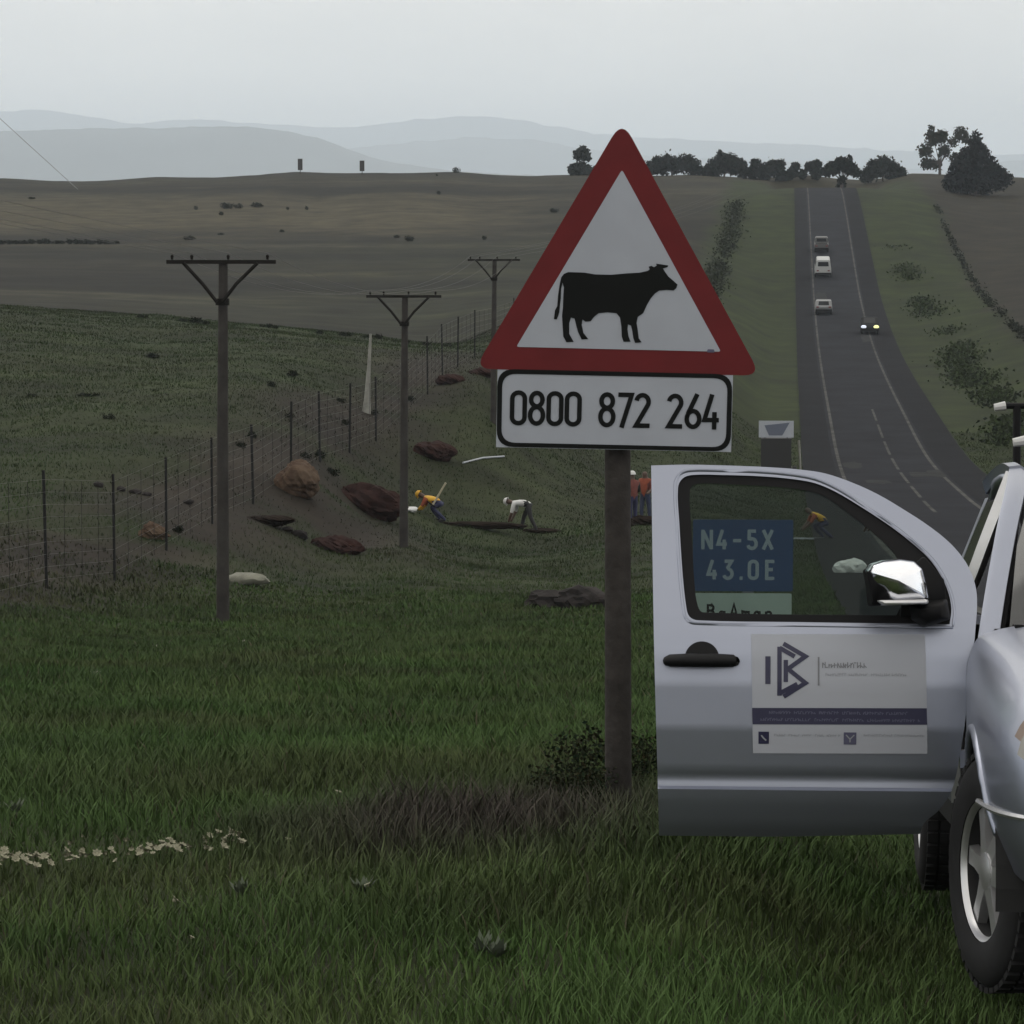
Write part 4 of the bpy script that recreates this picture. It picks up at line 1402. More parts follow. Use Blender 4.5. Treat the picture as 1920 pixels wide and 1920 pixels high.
# door mirror: chrome cap over a black foot
mroot = bpy.data.objects.new("door_mirror", None)
C.objects.link(mroot)
mroot.parent = door
cap_px = [(1631, 1070), (1640, 1056), (1662, 1049), (1695, 1046), (1722, 1050), (1738, 1064), (1746, 1092), (1752, 1124), (1720, 1128), (1690, 1131), (1672, 1124), (1655, 1102), (1643, 1086)]
def blob(name, pxs, w0, w1, m, sc_end=.55, steps=8, parent=mroot, power=2.2):
    bm = bmesh.new()
    P2 = round_poly([DP(*p) for p in pxs], .012, 3)
    cx_ = sum(p[0] for p in P2) / len(P2)
    cy_ = sum(p[1] for p in P2) / len(P2)
    rings = []
    for i in range(steps + 1):
        t = i / steps
        s = (1 - t ** power * (1 - sc_end)) if i < steps else sc_end * .8
        s = math.sqrt(max(0, 1 - (t ** 2) * (1 - sc_end ** 2))) if sc_end > .2 else max(.05, (1 - t ** 3.2) ** .42)
        rings.append([bm.verts.new((cx_ + (x - cx_) * s, cy_ + (y - cy_) * s, w0 + (w1 - w0) * (1 - (1 - t) ** 1.0))) for x, y in P2])
    for r0, r1 in zip(rings, rings[1:]):
        for j in range(len(r0)):
            bm.faces.new((r0[j], r0[(j + 1) % len(r0)], r1[(j + 1) % len(r0)], r1[j]))
    bm.faces.new(rings[-1])
    bm.faces.new(rings[0][::-1])
    return from_bm(name, bm, m, parent, True, 100)
blob("mirror_cap", cap_px, .06, .20, M['chrome'], .1, 16)
blob("mirror_shell", [(1630, 1068), (1660, 1050), (1722, 1052), (1748, 1092), (1752, 1132), (1640, 1136), (1636, 1100)], .0, .15, M['blacktrim'], .9, 4)
blob("mirror_strip", [(1642, 1123), (1750, 1120), (1752, 1130), (1660, 1134)], .05, .192, M['alloy'], .8, 4)
blob("mirror_foot", [(1715, 1128), (1790, 1120), (1796, 1160), (1745, 1176), (1722, 1160)], -.03, .09, M['blacktrim'], .5, 5)
blob("mirror_sail", [(1712, 1070), (1700, 1156), (1792, 1160), (1784, 1085), (1745, 1040)], -.02, -.004, M['blacktrim'], .97, 2)
#SECTION4
# ------------------------------------------------------------------ workers
def person(px, py, k, rz, J, mats, label, hat=None, scale=1.0, group=None):
    """J: joint positions in a body frame, x right of the facing direction, y forward, z up"""
    p = W(px, py, k)
    base = Vector((p.x, p.y, hz(p.x, p.y)))
    bones = [("pelvis", "waist", 't'), ("waist", "chest", 't'), ("chest", "neck", 't'), ("neck", "head", 'h'), ("head", "crown", 'h')]
    for s in "lr":
        bones += [("chest", "sho_" + s, 't'), ("sho_" + s, "elb_" + s, 'a'), ("elb_" + s, "wri_" + s, 'f'), ("wri_" + s, "han_" + s, 's'),
                  ("pelvis", "hip_" + s, 'l'), ("hip_" + s, "kne_" + s, 'l'), ("kne_" + s, "ank_" + s, 'l'), ("ank_" + s, "toe_" + s, 'b')]
    rad = dict(pelvis=.15, waist=.14, chest=.17, neck=.065, head=.10, crown=.075, sho=.085, elb=.055, wri=.04, han=.045, hip=.10, kne=.075, ank=.055, toe=.05)
    names = []
    for a, b, _ in bones:
        for n in (a, b):
            if n not in names:
                names.append(n)
    me = bpy.data.meshes.new("body")
    me.from_pydata([tuple(Vector(J[n]) * scale) for n in names], [(names.index(a), names.index(b)) for a, b, _ in bones], [])
    o = bpy.data.objects.new("person", me)
    C.objects.link(o)
    o.modifiers.new("skin", 'SKIN')
    for i, n in enumerate(names):
        r = rad[n.split("_")[0]] * scale
        me.skin_vertices[0].data[i].radius = (r, r)
        me.skin_vertices[0].data[i].use_root = (n == "pelvis")
    ms = o.modifiers.new("sub", 'SUBSURF')
    ms.levels = ms.render_levels = 1
    evaluated(o)
    o.name = "person"
    key = {'t': 0, 'a': 1, 'f': 2, 's': 3, 'h': 3, 'l': 4, 'b': 5}
    o.data.materials.clear()
    for m in mats:
        o.data.materials.append(M[m])
    segs = [(np.array(J[a]) * scale, np.array(J[b]) * scale, key[t]) for a, b, t in bones]
    for poly in o.data.polygons:
        c = np.array(poly.center)
        best, bd = 0, 9
        for a, b, kk in segs:
            t = np.clip(np.dot(c - a, b - a) / max(np.dot(b - a, b - a), 1e-9), 0, 1)
            dd = np.linalg.norm(c - (a + (b - a) * t))
            if dd < bd:
                best, bd = kk, dd
        poly.material_index = best
        poly.use_smooth = True
    o.location = base
    o.rotation_euler = (0, 0, rz)
    tag(o, label, "person", group)
    hd = Vector(J["crown"]) * scale
    up = (Vector(J["crown"]) - Vector(J["neck"])).normalized()
    if hat:
        bm = bmesh.new()
        bm_lathe(bm, [(-.02, .150 * scale), (-.015, .125 * scale), (.03, .118 * scale), (.08, .09 * scale), (.105, .045 * scale), (.11, 0)], 14, 'z')
        h = from_bm("hat", bm, M[hat], o, True, 60)
        h.matrix_local = Matrix.Translation(hd - up * .03) @ up.to_track_quat('Z', 'Y').to_matrix().to_4x4()
    return o

def bend(depth, spread, arm_fwd=.25, arm_down=.6, kneel=0.0):
    """a worker bent at the hips, facing +y"""
    J = {}
    hz_ = .90 - kneel
    J["pelvis"] = (0, 0, hz_)
    a = R(depth)
    d = Vector((0, math.sin(a), math.cos(a)))
    J["waist"] = tuple(Vector(J["pelvis"]) + d * .16)
    J["chest"] = tuple(Vector(J["pelvis"]) + d * .38)
    J["neck"] = tuple(Vector(J["pelvis"]) + d * .54)
    d2 = Vector((0, math.sin(a * .9), math.cos(a * .9)))
    J["head"] = tuple(Vector(J["neck"]) + d2 * .13)
    J["crown"] = tuple(Vector(J["neck"]) + d2 * .24)
    for s, x in (("l", -1), ("r", 1)):
        J["sho_" + s] = tuple(Vector(J["chest"]) + Vector((x * .20, 0, 0)) + d * .06)
        sv = Vector(J["sho_" + s])
        J["elb_" + s] = tuple(sv + Vector((x * .03, arm_fwd * .4, -arm_down * .48)))
        J["wri_" + s] = tuple(sv + Vector((-x * .06, arm_fwd, -arm_down * .9)))
        J["han_" + s] = tuple(sv + Vector((-x * .08, arm_fwd + .03, -arm_down)))
        J["hip_" + s] = (x * .10, 0, hz_ - .04)
        fy = spread * x
        J["kne_" + s] = (x * .13, fy * .5 + .06 + kneel * .8, hz_ * .52 if kneel < .2 else .45)
        J["ank_" + s] = (x * .14, fy - (.08 if kneel else 0), .08)
        J["toe_" + s] = (x * .15, fy + .16, .05)
    return J
def stand(hand=.3, twist=0.0):
    J = {"pelvis": (0, 0, .92), "waist": (0, .0, 1.08), "chest": (0, .0, 1.30), "neck": (0, .02, 1.47), "head": (0, .04, 1.58), "crown": (0, .04, 1.69)}
    for s, x in (("l", -1), ("r", 1)):
        J["sho_" + s] = (x * .20, 0, 1.38)
        J["elb_" + s] = (x * .26, .03, 1.10)
        J["wri_" + s] = (x * .22, hand, .98)
        J["han_" + s] = (x * .20, hand + .07, .99)
        J["hip_" + s] = (x * .10, 0, .88)
        J["kne_" + s] = (x * .12, .04 * x, .49)
        J["ank_" + s] = (x * .13, -.03 + .05 * x, .08)
        J["toe_" + s] = (x * .15, .13 + .05 * x, .05)
    return J
# facing picture-left means rz = +90 degrees
wy = person(826, 981, 60, R(82), bend(72, .12, .32, .5, .28), ['yellow', 'orange', 'yellow', 'skin', 'navycloth', 'blackcloth'], "worker in yellow and orange vest and navy trousers bending over the trench", 'yellow')
ww = person(992, 1000, 59, R(78), bend(88, .30, .18, .62), ['whitecloth', 'whitecloth', 'skin', 'skin', 'blackcloth', 'blackcloth'], "worker in white shirt and black trousers bent double with legs apart", 'whitecloth')
person(1186, 978, 59, R(35), stand(.32), ['redcloth', 'blackcloth', 'skin', 'skin', 'navycloth', 'blackcloth'], "standing worker with pale hat and red top half hidden by the sign pole", 'whitecloth')
person(1210, 980, 58, R(150), stand(.2), ['orange', 'redcloth', 'skin', 'skin', 'bluecloth', 'blackcloth'], "standing worker in orange vest and blue trousers beside the open door's edge", None)
person(1548, 1035, 60, R(100), bend(60, .12, .34, .5, .30), ['yellow', 'orange', 'skin', 'skin', 'navycloth', 'blackcloth'], "stooping worker in yellow vest seen through the door window beside the blue marker", None)
person(1662, 1052, 60, R(60), bend(70, .15, .3, .5, .30), ['orange', 'yellow', 'skin', 'skin', 'blackcloth', 'blackcloth'], "stooping worker in orange vest seen through the door window above the mirror", None)
# tools
def tool(loc, a, b, label):
    root = empty("pick_axe", loc, 0, label, "tool")
    bm = bmesh.new()
    bm_tube(bm, [a, b], .03, 8)
    from_bm("shaft", bm, M['timber'], root)
    bm = bmesh.new()
    d = (Vector(b) - Vector(a)).normalized()
    sd_ = d.cross(Vector((0, 1, 0))).normalized()
    bm_tube(bm, [Vector(a) + sd_ * .22, Vector(a) - d * .03, Vector(a) - sd_ * .22], [.012, .03, .012], 6)
    from_bm("head", bm, M['steel'], root)
b0 = W(800, 985, 60)
b0.z = hz(b0.x, b0.y)
q0, q1 = W(812, 946, 60.5) - b0, W(836, 905, 60.5) - b0
tool(b0, tuple(q0), tuple(q1), "pale wooden pick handle raised beside the yellow worker")
# barrier tape strips
for (pts, lab) in ((((868, 908, 54), (905, 905, 53), (945, 888, 52)), "thin pale tape lying on the grass behind the digging workers"), (((1488, 1032, 60), (1515, 1034, 60), (1545, 1030, 60)), "pale tape strung beside the stooping worker seen through the window")):
    bm = bmesh.new()
    q = []
    for px, py, k in pts:
        p = W(px, py, k)
        p.z = max(p.z, hz(p.x, p.y) + .05)
        q.append(p)
    bm_tube(bm, q, .035, 5)
    tag(from_bm("barrier_tape", bm, M['sign_white']), lab, "tape")

# ------------------------------------------------------------------ vehicles on the road
def road_car(x, y, toward, body, label, cat, kind="sedan", lamps=False):
    root = empty(cat.replace(" ", "_"), (x, y, float(road_z(y)) + .01), 0, label, cat, None)
    slope = math.atan2(float(road_z(y + 2)) - float(road_z(y - 2)), 4)
    root.rotation_euler = (0, 0, 0)
    root.matrix_world = Matrix.Translation((x, y, float(road_z(y)) + .012)) @ Matrix.Rotation(slope, 4, 'X') @ Matrix.Rotation(math.pi if toward else 0, 4, 'Z')
    # frame: +y forward
    L, Wd = (4.4, 1.74) if kind != "van" else (5.2, 1.9)
    if kind == "sedan":
        prof = [(-2.2, .45), (-2.2, .85), (-1.95, .95), (-1.45, 1.42), (-.2, 1.47), (.85, .98), (1.95, .82), (2.2, .62), (2.2, .38), (-2.1, .32)]
        cabin = (1, 2, 3, 4, 5)
    elif kind == "pickup":
        prof = [(-2.4, .55), (-2.4, 1.05), (-.75, 1.07), (-.65, 1.70), (.55, 1.74), (1.2, 1.15), (2.25, 1.02), (2.45, .75), (2.4, .45), (-2.3, .45)]
        cabin = (3, 4)
    else:
        prof = [(-2.6, .45), (-2.6, 1.2), (-2.5, 2.05), (-.5, 2.12), (1.4, 2.05), (2.0, 1.25), (2.55, 1.0), (2.6, .5), (2.5, .4), (-2.5, .38)]
        cabin = (2, 3, 4)
    bm = bmesh.new()
    n = len(prof)
    Ls, Rs = [], []
    for i, (yy, zz) in enumerate(prof):
        hw = Wd / 2 - max(0, zz - .95) * .20
        Ls.append(bm.verts.new((-hw, yy, zz)))
        Rs.append(bm.verts.new((hw, yy, zz)))
    bm.faces.new(Ls)
    bm.faces.new(Rs[::-1])
    for i in range(n):
        j = (i + 1) % n
        bm.faces.new((Ls[i], Ls[j], Rs[j], Rs[i]))
    bmesh.ops.bevel(bm, geom=bm.edges[:], offset=.06, segments=2, affect='EDGES')
    from_bm("body", bm, body, root, True, 40)
    def quad(name, pts, m):
        bm = bmesh.new()
        f = bm.faces.new([bm.verts.new(p) for p in pts])
        r_ = bmesh.ops.extrude_face_region(bm, geom=[f])
        nrm = (Vector(pts[1]) - Vector(pts[0])).cross(Vector(pts[2]) - Vector(pts[0])).normalized()
        bmesh.ops.translate(bm, verts=[e for e in r_['geom'] if isinstance(e, bmesh.types.BMVert)], vec=nrm * -.02)
        return from_bm(name, bm, m, root)
    if kind == "sedan":
        quad("rear_window", [(-.55, -1.90, 1.03), (.55, -1.90, 1.03), (.50, -1.52, 1.38), (-.50, -1.52, 1.38)], M['farglass'])
        quad("windscreen", [(.58, .86, 1.02), (-.58, .86, 1.02), (-.52, -.12, 1.44), (.52, -.12, 1.44)], M['farglass'])
        for s in (-1, 1):
            quad("side_window", [(s * .80, -1.4, 1.02), (s * .80, .55, 1.02), (s * .765, -.1, 1.36), (s * .765, -1.25, 1.36)], M['farglass'])
    elif kind == "pickup":
        quad("rear_window", [(-.6, -.755, 1.2), (.6, -.755, 1.2), (.55, -.695, 1.58), (-.55, -.695, 1.58)], M['farglass'])
        quad("windscreen", [(.65, 1.16, 1.24), (-.65, 1.16, 1.24), (-.58, .62, 1.68), (.58, .62, 1.68)], M['farglass'])
        for s in (-1, 1):
            quad("side_window", [(s * .825, -.6, 1.18), (s * .825, .95, 1.18), (s * .77, .5, 1.6), (s * .77, -.55, 1.6)], M['farglass'])
        bm = bmesh.new()
        bm_box(bm, -.72, .72, -2.3, -.85, 1.06, 1.075)
        from_bm("load_bed", bm, M['blacktrim'], root)
    else:
        quad("rear_window", [(-.62, -2.60, 1.35), (.62, -2.60, 1.35), (.58, -2.545, 1.85), (-.58, -2.545, 1.85)], M['farglass'])
        for s in (-1, 1):
            quad("side_window", [(s * .90, -2.2, 1.3), (s * .90, 1.4, 1.3), (s * .80, 1.1, 1.85), (s * .80, -2.1, 1.85)], M['farglass'])
        quad("windscreen", [(.7, 1.99, 1.32), (-.7, 1.99, 1.32), (-.62, 1.48, 2.0), (.62, 1.48, 2.0)], M['farglass'])
    yb = prof[0][0]
    for nm, yy, zz, m in (("rear_bumper", yb - .02, .50, M['blacktrim']), ("front_bumper", -yb - .03, .50, M['blacktrim'])):
        bm = bmesh.new()
        bm_box(bm, -Wd / 2 + .03, Wd / 2 - .03, yy - .05, yy + .05, zz - .16, zz + .12)
        from_bm(nm, bm, m, root)
    for s in (-1, 1):
        bm = bmesh.new()
        bm_box(bm, s * .62 - .12, s * .62 + .12, yb - .045, yb + .02, .78, .92)
        from_bm("tail_light", bm, M['tail'], root)
        bm = bmesh.new()
        bmesh.ops.create_uvsphere(bm, u_segments=12, v_segments=8, radius=.21)
        for v in bm.verts:
            v.co = Vector((v.co.x * 1.25, v.co.y * .4, v.co.z * .8))
        h = from_bm("headlight", bm, (M['lamp_white'] if s > 0 else M['lamp_yellow']) if lamps else M['lens'], root, True, 80)
        h.location = (s * .60, -yb - .06, .74)
        for yy in (-yb * .62, yb * .62):
            bm = bmesh.new()
            bm_lathe(bm, [(-.1, 0), (-.1, .28), (-.08, .31), (.08, .31), (.1, .28), (.1, 0)], 18, 'x')
            w_ = from_bm("wheel", bm, M['rubber'], root, True, 40)
            w_.location = (s * (Wd / 2 - .12), yy, .31)
    return root
def emit(name, c, st):
    m = bpy.data.materials.new(name)
    m.use_nodes = True
    b = m.node_tree.nodes["Principled BSDF"]
    b.inputs["Base Color"].default_value = (*c, 1)
    b.inputs["Emission Color"].default_value = (*c, 1)
    b.inputs["Emission Strength"].default_value = st
    return m
M['lamp_white'] = emit('lit_headlight', (.8, .85, 1.0), .55)
M['lamp_yellow'] = emit('lit_fog_lamp', (.95, .95, .45), .75)
M['tail'] = mat('tail_lens', (.12, .01, .01), .3)
M['silver_far'] = mat('silver_car_paint', (.15, .155, .16), .5, metal=.2)
M['white_far'] = mat('white_car_paint', (.33, .34, .34), .5)
M['dark_far'] = mat('dark_car_paint', (.008, .009, .010), .7, spec=.08)
M['grey_far'] = mat('grey_car_paint', (.07, .07, .07), .5)
road_car(W(1544, 585, 18.1).x, W(1544, 585, 18.1).y, False, M['silver_far'], "silver saloon car driving away uphill behind the white van", "car")
road_car(W(1543, 515, 16.2).x, W(1543, 515, 16.2).y, False, M['white_far'], "white van driving away uphill ahead of the silver car", "van", "van")
road_car(W(1540, 470, 15.2).x, W(1540, 470, 15.2).y, False, M['grey_far'], "grey pickup farthest up the hill ahead of the white van", "pickup", "pickup")
road_car(W(1630, 626, 19.4).x, W(1630, 626, 19.4).y, True, M['dark_far'], "dark oncoming car with headlights lit coming down the hill", "car", "sedan", True)

# ------------------------------------------------------------------ sign trailer by the road edge
p = W(1455, 880, 38)
tr = empty("sign_trailer", (p.x, p.y, hz(p.x, p.y)), 0, "roadworks trailer carrying a pale board with a blue-grey panel by the road edge", "trailer")
TZ = W(1455, 805, 38).z - tr.location.z
bm = bmesh.new()
bm_box(bm, -.86, .86, -.03, .03, TZ - .40, TZ + .42)
from_bm("board", bm, M['sign_white'], tr)
bm = bmesh.new()
bm_prism(bm, [(-.58, .20), (.66, .34), (.30, -.30), (-.36, -.30)], -.004, .004)
o = from_bm("board_panel", bm, M['bluegrey'] if 'bluegrey' in M else mat('blue_grey', (.10, .115, .16), .5), tr)
o.matrix_local = Matrix.Translation((0, -.036, TZ)) @ Matrix.Rotation(math.pi / 2, 4, 'X')
bm = bmesh.new()
bm_box(bm, -.80, .80, -.35, 1.6, .45, .58)
bm_box(bm, -.75, .75, -.30, 1.5, .58, max(.7, TZ - .44))
from_bm("bed", bm, M['interior'], tr)
for s in (-1, 1):
    bm = bmesh.new()
    bm_tube(bm, [(s * .55, 0.05, .5), (s * .55, .05, TZ + .3)], .04, 6)
    from_bm("post", bm, M['steel'], tr)
    bm = bmesh.new()
    bm_lathe(bm, [(-.1, 0), (-.1, .28), (-.08, .32), (.08, .32), (.1, .28), (.1, 0)], 18, 'x')
    w_ = from_bm("wheel", bm, M['rubber'], tr, True, 40)
    w_.location = (s * .92, .6, .32)
p = W(1499, 878, 38)
bm = bmesh.new()
bm_tube(bm, [(0.06, 0, -.2), (.03, 0, .9), (-.04, 0, 1.95)], .055, 8)
o = tag(from_bm("marker_post", bm, M['whitepost']), "slim pale marker post standing right of the sign trailer", "post")
o.location = (p.x, p.y, hz(p.x, p.y))

# ------------------------------------------------------------------ trees and shrubs
def leaf_cloud(centers, radii, n, size, seed, base=(.014, .018, .014), spread=.5, squash=1.0):
    g = np.random.default_rng(seed)
    centers, radii = np.array(centers, float), np.array(radii, float)
    wts = radii.prod(1) if radii.ndim == 2 else radii ** 3
    idx = g.choice(len(centers), n, p=wts / wts.sum())
    d = g.normal(size=(n, 3))
    d /= np.linalg.norm(d, axis=1)[:, None]
    rr = g.uniform(.35, 1.0, n) ** .6 * (1 + .18 * g.normal(size=n))
    rad = radii[idx] if radii.ndim == 2 else radii[idx][:, None]
    P = centers[idx] + d * rr[:, None] * rad
    a = g.normal(size=(n, 3)); a /= np.linalg.norm(a, axis=1)[:, None]
    b = np.cross(a, g.normal(size=(n, 3))); b /= np.linalg.norm(b, axis=1)[:, None]
    s = size * g.uniform(.6, 1.4, n)[:, None]
    V = np.stack([P - a * s, P + b * s * .55, P + a * s, P - b * s * .55], 1).reshape(-1, 3)
    Q = np.arange(n * 4).reshape(n, 4)
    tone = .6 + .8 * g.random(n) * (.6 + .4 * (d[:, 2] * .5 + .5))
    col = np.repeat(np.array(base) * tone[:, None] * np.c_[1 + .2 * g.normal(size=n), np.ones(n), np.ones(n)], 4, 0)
    return V, Q, np.clip(col, .004, .3)
def tree(px, pb, k, cl, rd, n, size, label, trunk_h, trunk_r, base=(.014, .018, .014), seed=1, group=None, limbs=True):
    p = W(px, pb, k)
    z = hz(p.x, p.y)
    root = empty("tree", (p.x, p.y, z), 0, label, "tree", group)
    V, Q, col = leaf_cloud(cl, rd, n, size, seed, base)
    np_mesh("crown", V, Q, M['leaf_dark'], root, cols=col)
    bm = bmesh.new()
    bm_tube(bm, [(0, 0, -.5), (0, 0, trunk_h * .5), (.05, 0, trunk_h)], [trunk_r * 1.3, trunk_r, trunk_r * .7], 8)
    if limbs:
        for c in cl[:7]:
            bm_tube(bm, [(.03, 0, trunk_h * .7), (c[0] * .5, c[1] * .5, trunk_h * .5 + c[2] * .5), tuple(c)], [trunk_r * .5, trunk_r * .3, trunk_r * .12], 5)
    from_bm("trunk", bm, M['bark'], root, True, 60)
    return root
KT = 10.5
T = 1 / KT
def crown_from(px0, pts):
    """pts: (px, py_from_base_up, r_px)"""
    g = np.random.default_rng(int(px0))
    cl = [((x - px0) * T, g.uniform(-.8, .8), y * T) for x, y, r in pts]
    rd = [r * T for _, _, r in pts]
    return cl, rd
GT = "trees along the crest of the hill"
specs = [
    (1092, 327, [(1075, 10, 9), (1088, 12, 11), (1100, 9, 9), (1083, 38, 8), (1092, 42, 10), (1100, 34, 8), (1118, 8, 8)], "small tufted tree just left of the warning triangle tip", .9),
    (1260, 327, [(1222, 14, 13), (1240, 18, 15), (1252, 24, 14), (1270, 20, 15), (1288, 25, 14), (1300, 14, 14), (1315, 8, 10), (1230, 28, 8)], "wide clump of dark trees right of the triangle tip", 1.1),
    (1358, 327, [(1328, 10, 11), (1342, 18, 15), (1352, 32, 13), (1368, 26, 16), (1385, 18, 14), (1395, 8, 10), (1350, 44, 6)], "dome-shaped dark tree with a small peak on the crest", 1.1),
    (1440, 327, [(1412, 14, 10), (1417, 30, 9), (1432, 14, 13), (1448, 24, 12), (1462, 28, 9), (1462, 10, 10), (1474, 6, 8)], "dark tree with two square shoulders on the crest", 1.0),
    (1508, 327, [(1486, 10, 8), (1492, 22, 7), (1505, 8, 7), (1518, 22, 8), (1530, 24, 9), (1530, 10, 9), (1478, 8, 6)], "pair of ragged little trees beyond the road end", .8),
    (1655, 327, [(1628, 12, 12), (1640, 22, 15), (1655, 30, 15), (1672, 20, 16), (1688, 14, 11), (1620, 6, 8), (1660, 40, 5)], "round dark tree right of the road end", 1.0),
]
for i, (px0, pb, pts, lab, th) in enumerate(specs):
    cl, rd = crown_from(px0, pts)
    tree(px0, pb, KT, cl, [r * 1.12 for r in rd], 4200, .30, lab, th, .16, seed=30 + i, group=GT)
cl, rd = crown_from(1578, [(1555, 30, 10), (1566, 36, 11), (1580, 40, 12), (1592, 34, 11), (1602, 28, 8), (1590, 50, 5), (1578, 16, 7), (1577, 6, 7)])
tree(1578, 349, 11.9, cl, rd, 3200, .28, "small spreading tree with a thick leafy stem at the road's end", 1.8, .25, seed=41, group=GT)
cl, rd = crown_from(1762, [(1738, 22, 13), (1735, 45, 13), (1748, 68, 15), (1765, 72, 13), (1770, 45, 13), (1785, 62, 10), (1800, 76, 14), (1812, 66, 10), (1790, 30, 12), (1755, 20, 11), (1745, 85, 8)])
tree(1762, 327, KT, cl, [r * .95 for r in rd], 2700, .30, "airy pale tree with sky gaps behind the dark pointed tree", 2.6, .22, base=(.024, .027, .018), seed=42, group=GT)
cl, rd = crown_from(1829, [(1796, 22, 18), (1815, 22, 20), (1838, 22, 20), (1860, 24, 18), (1874, 26, 13), (1802, 40, 16), (1822, 46, 20), (1845, 46, 18), (1860, 38, 14), (1815, 62, 15), (1834, 66, 16), (1826, 84, 11), (1828, 98, 7), (1785, 20, 10)])
tree(1829, 364, 12.1, cl, rd, 9000, .32, "large dark pointed tree standing in the field right of the road", 1.6, .22, base=(.011, .013, .013), seed=43, group=GT)

shrub_meshes = []
for v in range(4):
    cl = [(rng.uniform(-.5, .5), rng.uniform(-.4, .4), rng.uniform(.15, .55)) for _ in range(5)]
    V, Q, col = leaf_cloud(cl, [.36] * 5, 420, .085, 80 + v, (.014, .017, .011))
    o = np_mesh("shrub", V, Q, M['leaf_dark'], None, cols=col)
    shrub_meshes.append(o.data)
    bpy.data.objects.remove(o)
def shrub(px, py, k, wpx, hpx, label, group, i=[0]):
    p = W(px, py, k)
    o = bpy.data.objects.new("shrub", shrub_meshes[i[0] % 4])
    i[0] += 1
    C.objects.link(o)
    o.location = (p.x, p.y, hz(p.x, p.y) - .03)
    o.scale = (wpx / k / 1.6, wpx / k / 1.6, hpx / k / .9)
    o.rotation_euler = (0, 0, random.uniform(-.6, .6))
    return tag(o, label, "shrub", group)
random.seed(11)
far_sh = [(428, 394, 13.3, 34, 13), (448, 391, 13.3, 18, 12), (484, 391, 13.2, 34, 10), (415, 410, 13.8, 14, 9), (368, 394, 13.3, 10, 9), (356, 454, 16, 24, 10), (540, 394, 13.3, 8, 7), (575, 390, 13.2, 10, 9), (770, 454, 16.1, 24, 12), (745, 446, 15.8, 14, 7), (909, 449, 16, 12, 9), (823, 370, 12.3, 12, 8), (1040, 404, 13.6, 22, 9), (415, 441, 15.5, 14, 6), (530, 432, 15.2, 14, 6), (60, 376, 12.4, 18, 5), (820, 330, 10.9, 6, 4)]
for a in far_sh:
    shrub(*a, "small dark shrub dotted on the grey-brown far field", "shrubs on the far field")
shrub(857, 328, 10.5, 18, 13, "round dark shrub on the skyline between the ridge boards and the triangle", None)
for i in range(16):
    x = 5 + i * 14
    shrub(x, 464 - i * 1.5 + random.uniform(-2, 2), 16.4, 22, random.uniform(7, 12), "dark shrub in the long hedge line crossing the far field at its left end", "hedge line on the far field")
for px, py, w_, h_ in ((345, 603, 22, 9), (368, 604, 34, 15), (388, 607, 20, 10), (500, 615, 30, 10), (518, 617, 16, 8), (600, 628, 22, 10), (650, 632, 36, 10), (690, 636, 30, 8), (712, 640, 20, 12), (760, 646, 24, 10), (800, 652, 22, 9), (840, 660, 20, 10), (270, 660, 30, 10)):
    shrub(px, py, 37.5, w_, h_, "dark shrub along the brow of the green near hill", "shrubs on the brow of the near hill")
for px, py, k, w_, h_ in ((550, 722, 50, 30, 16), (512, 778, 53, 22, 14), (545, 830, 58, 20, 14), (170, 722, 56, 60, 9), (285, 662, 47, 34, 12), (60, 728, 56, 24, 9), (205, 800, 61, 26, 14), (475, 850, 62, 26, 16), (600, 880, 62, 30, 18), (625, 905, 63, 34, 18), (575, 870, 63, 26, 16), (420, 900, 70, 30, 18), (335, 960, 80, 30, 18), (455, 870, 64, 30, 14), (700, 770, 52, 24, 14), (650, 790, 55, 22, 14), (770, 735, 49, 20, 12), (640, 750, 52, 24, 12)):
    shrub(px, py, k, w_, h_, "low dark bush on the bare bank along the fence", "bushes on the bare bank")
def strip(name, path, width, hgt, n, size, seed, label, base=(.013, .016, .010)):
    """uncountable rank growth along a line: patchy leaf mass"""
    g = np.random.default_rng(seed)
    P = np.array(path, float)
    t = g.random(n) * (len(P) - 1)
    i = np.minimum(t.astype(int), len(P) - 2)
    q = P[i] + (P[i + 1] - P[i]) * (t - i)[:, None]
    keep = fbm(q[:, 1] / 11, q[:, 0] * 0 + seed, seed) > .36 + .1 * g.random(n)
    q = q[keep]
    n = len(q)
    swell = .5 + fbm(q[:, 1] / 7, q[:, 0] * 0 + 3, seed + 1)
    X = q[:, 0] + g.normal(size=n) * width * .5 * swell
    Y = q[:, 1] + g.normal(size=n) * 1.2
    Z = height(X, Y) + g.random(n) ** 1.5 * hgt * swell
    a = g.normal(size=(n, 3)); a /= np.linalg.norm(a, axis=1)[:, None]
    b = np.cross(a, g.normal(size=(n, 3))); b /= np.linalg.norm(b, axis=1)[:, None]
    s = size * g.uniform(.6, 1.4, n)[:, None]
    B = np.c_[X, Y, Z]
    V = np.stack([B - a * s, B + b * s * .55, B + a * s, B - b * s * .55], 1).reshape(-1, 3)
    col = np.repeat(np.array(base) * (.6 + .9 * g.random(n))[:, None], 4, 0)
    return tag(np_mesh(name, V, np.arange(n * 4).reshape(n, 4), M['leaf_dark'], None, cols=col), label, "bushes", None, "stuff")
strip("drain_growth", [(13.2, 190), (15.0, 225), (14.2, 260), (15.6, 300), (14.0, 345), (13.6, 400)], 1.7, .35, 9000, .16, 5, "dark rank growth along the drain beside the right verge", (.022, .031, .012))
strip("boundary_growth", [(20.3, 190), (20.8, 260), (20.6, 340), (20.9, 460)], .5, .45, 3000, .16, 6, "thin dark growth on the boundary between right verge and brown field")
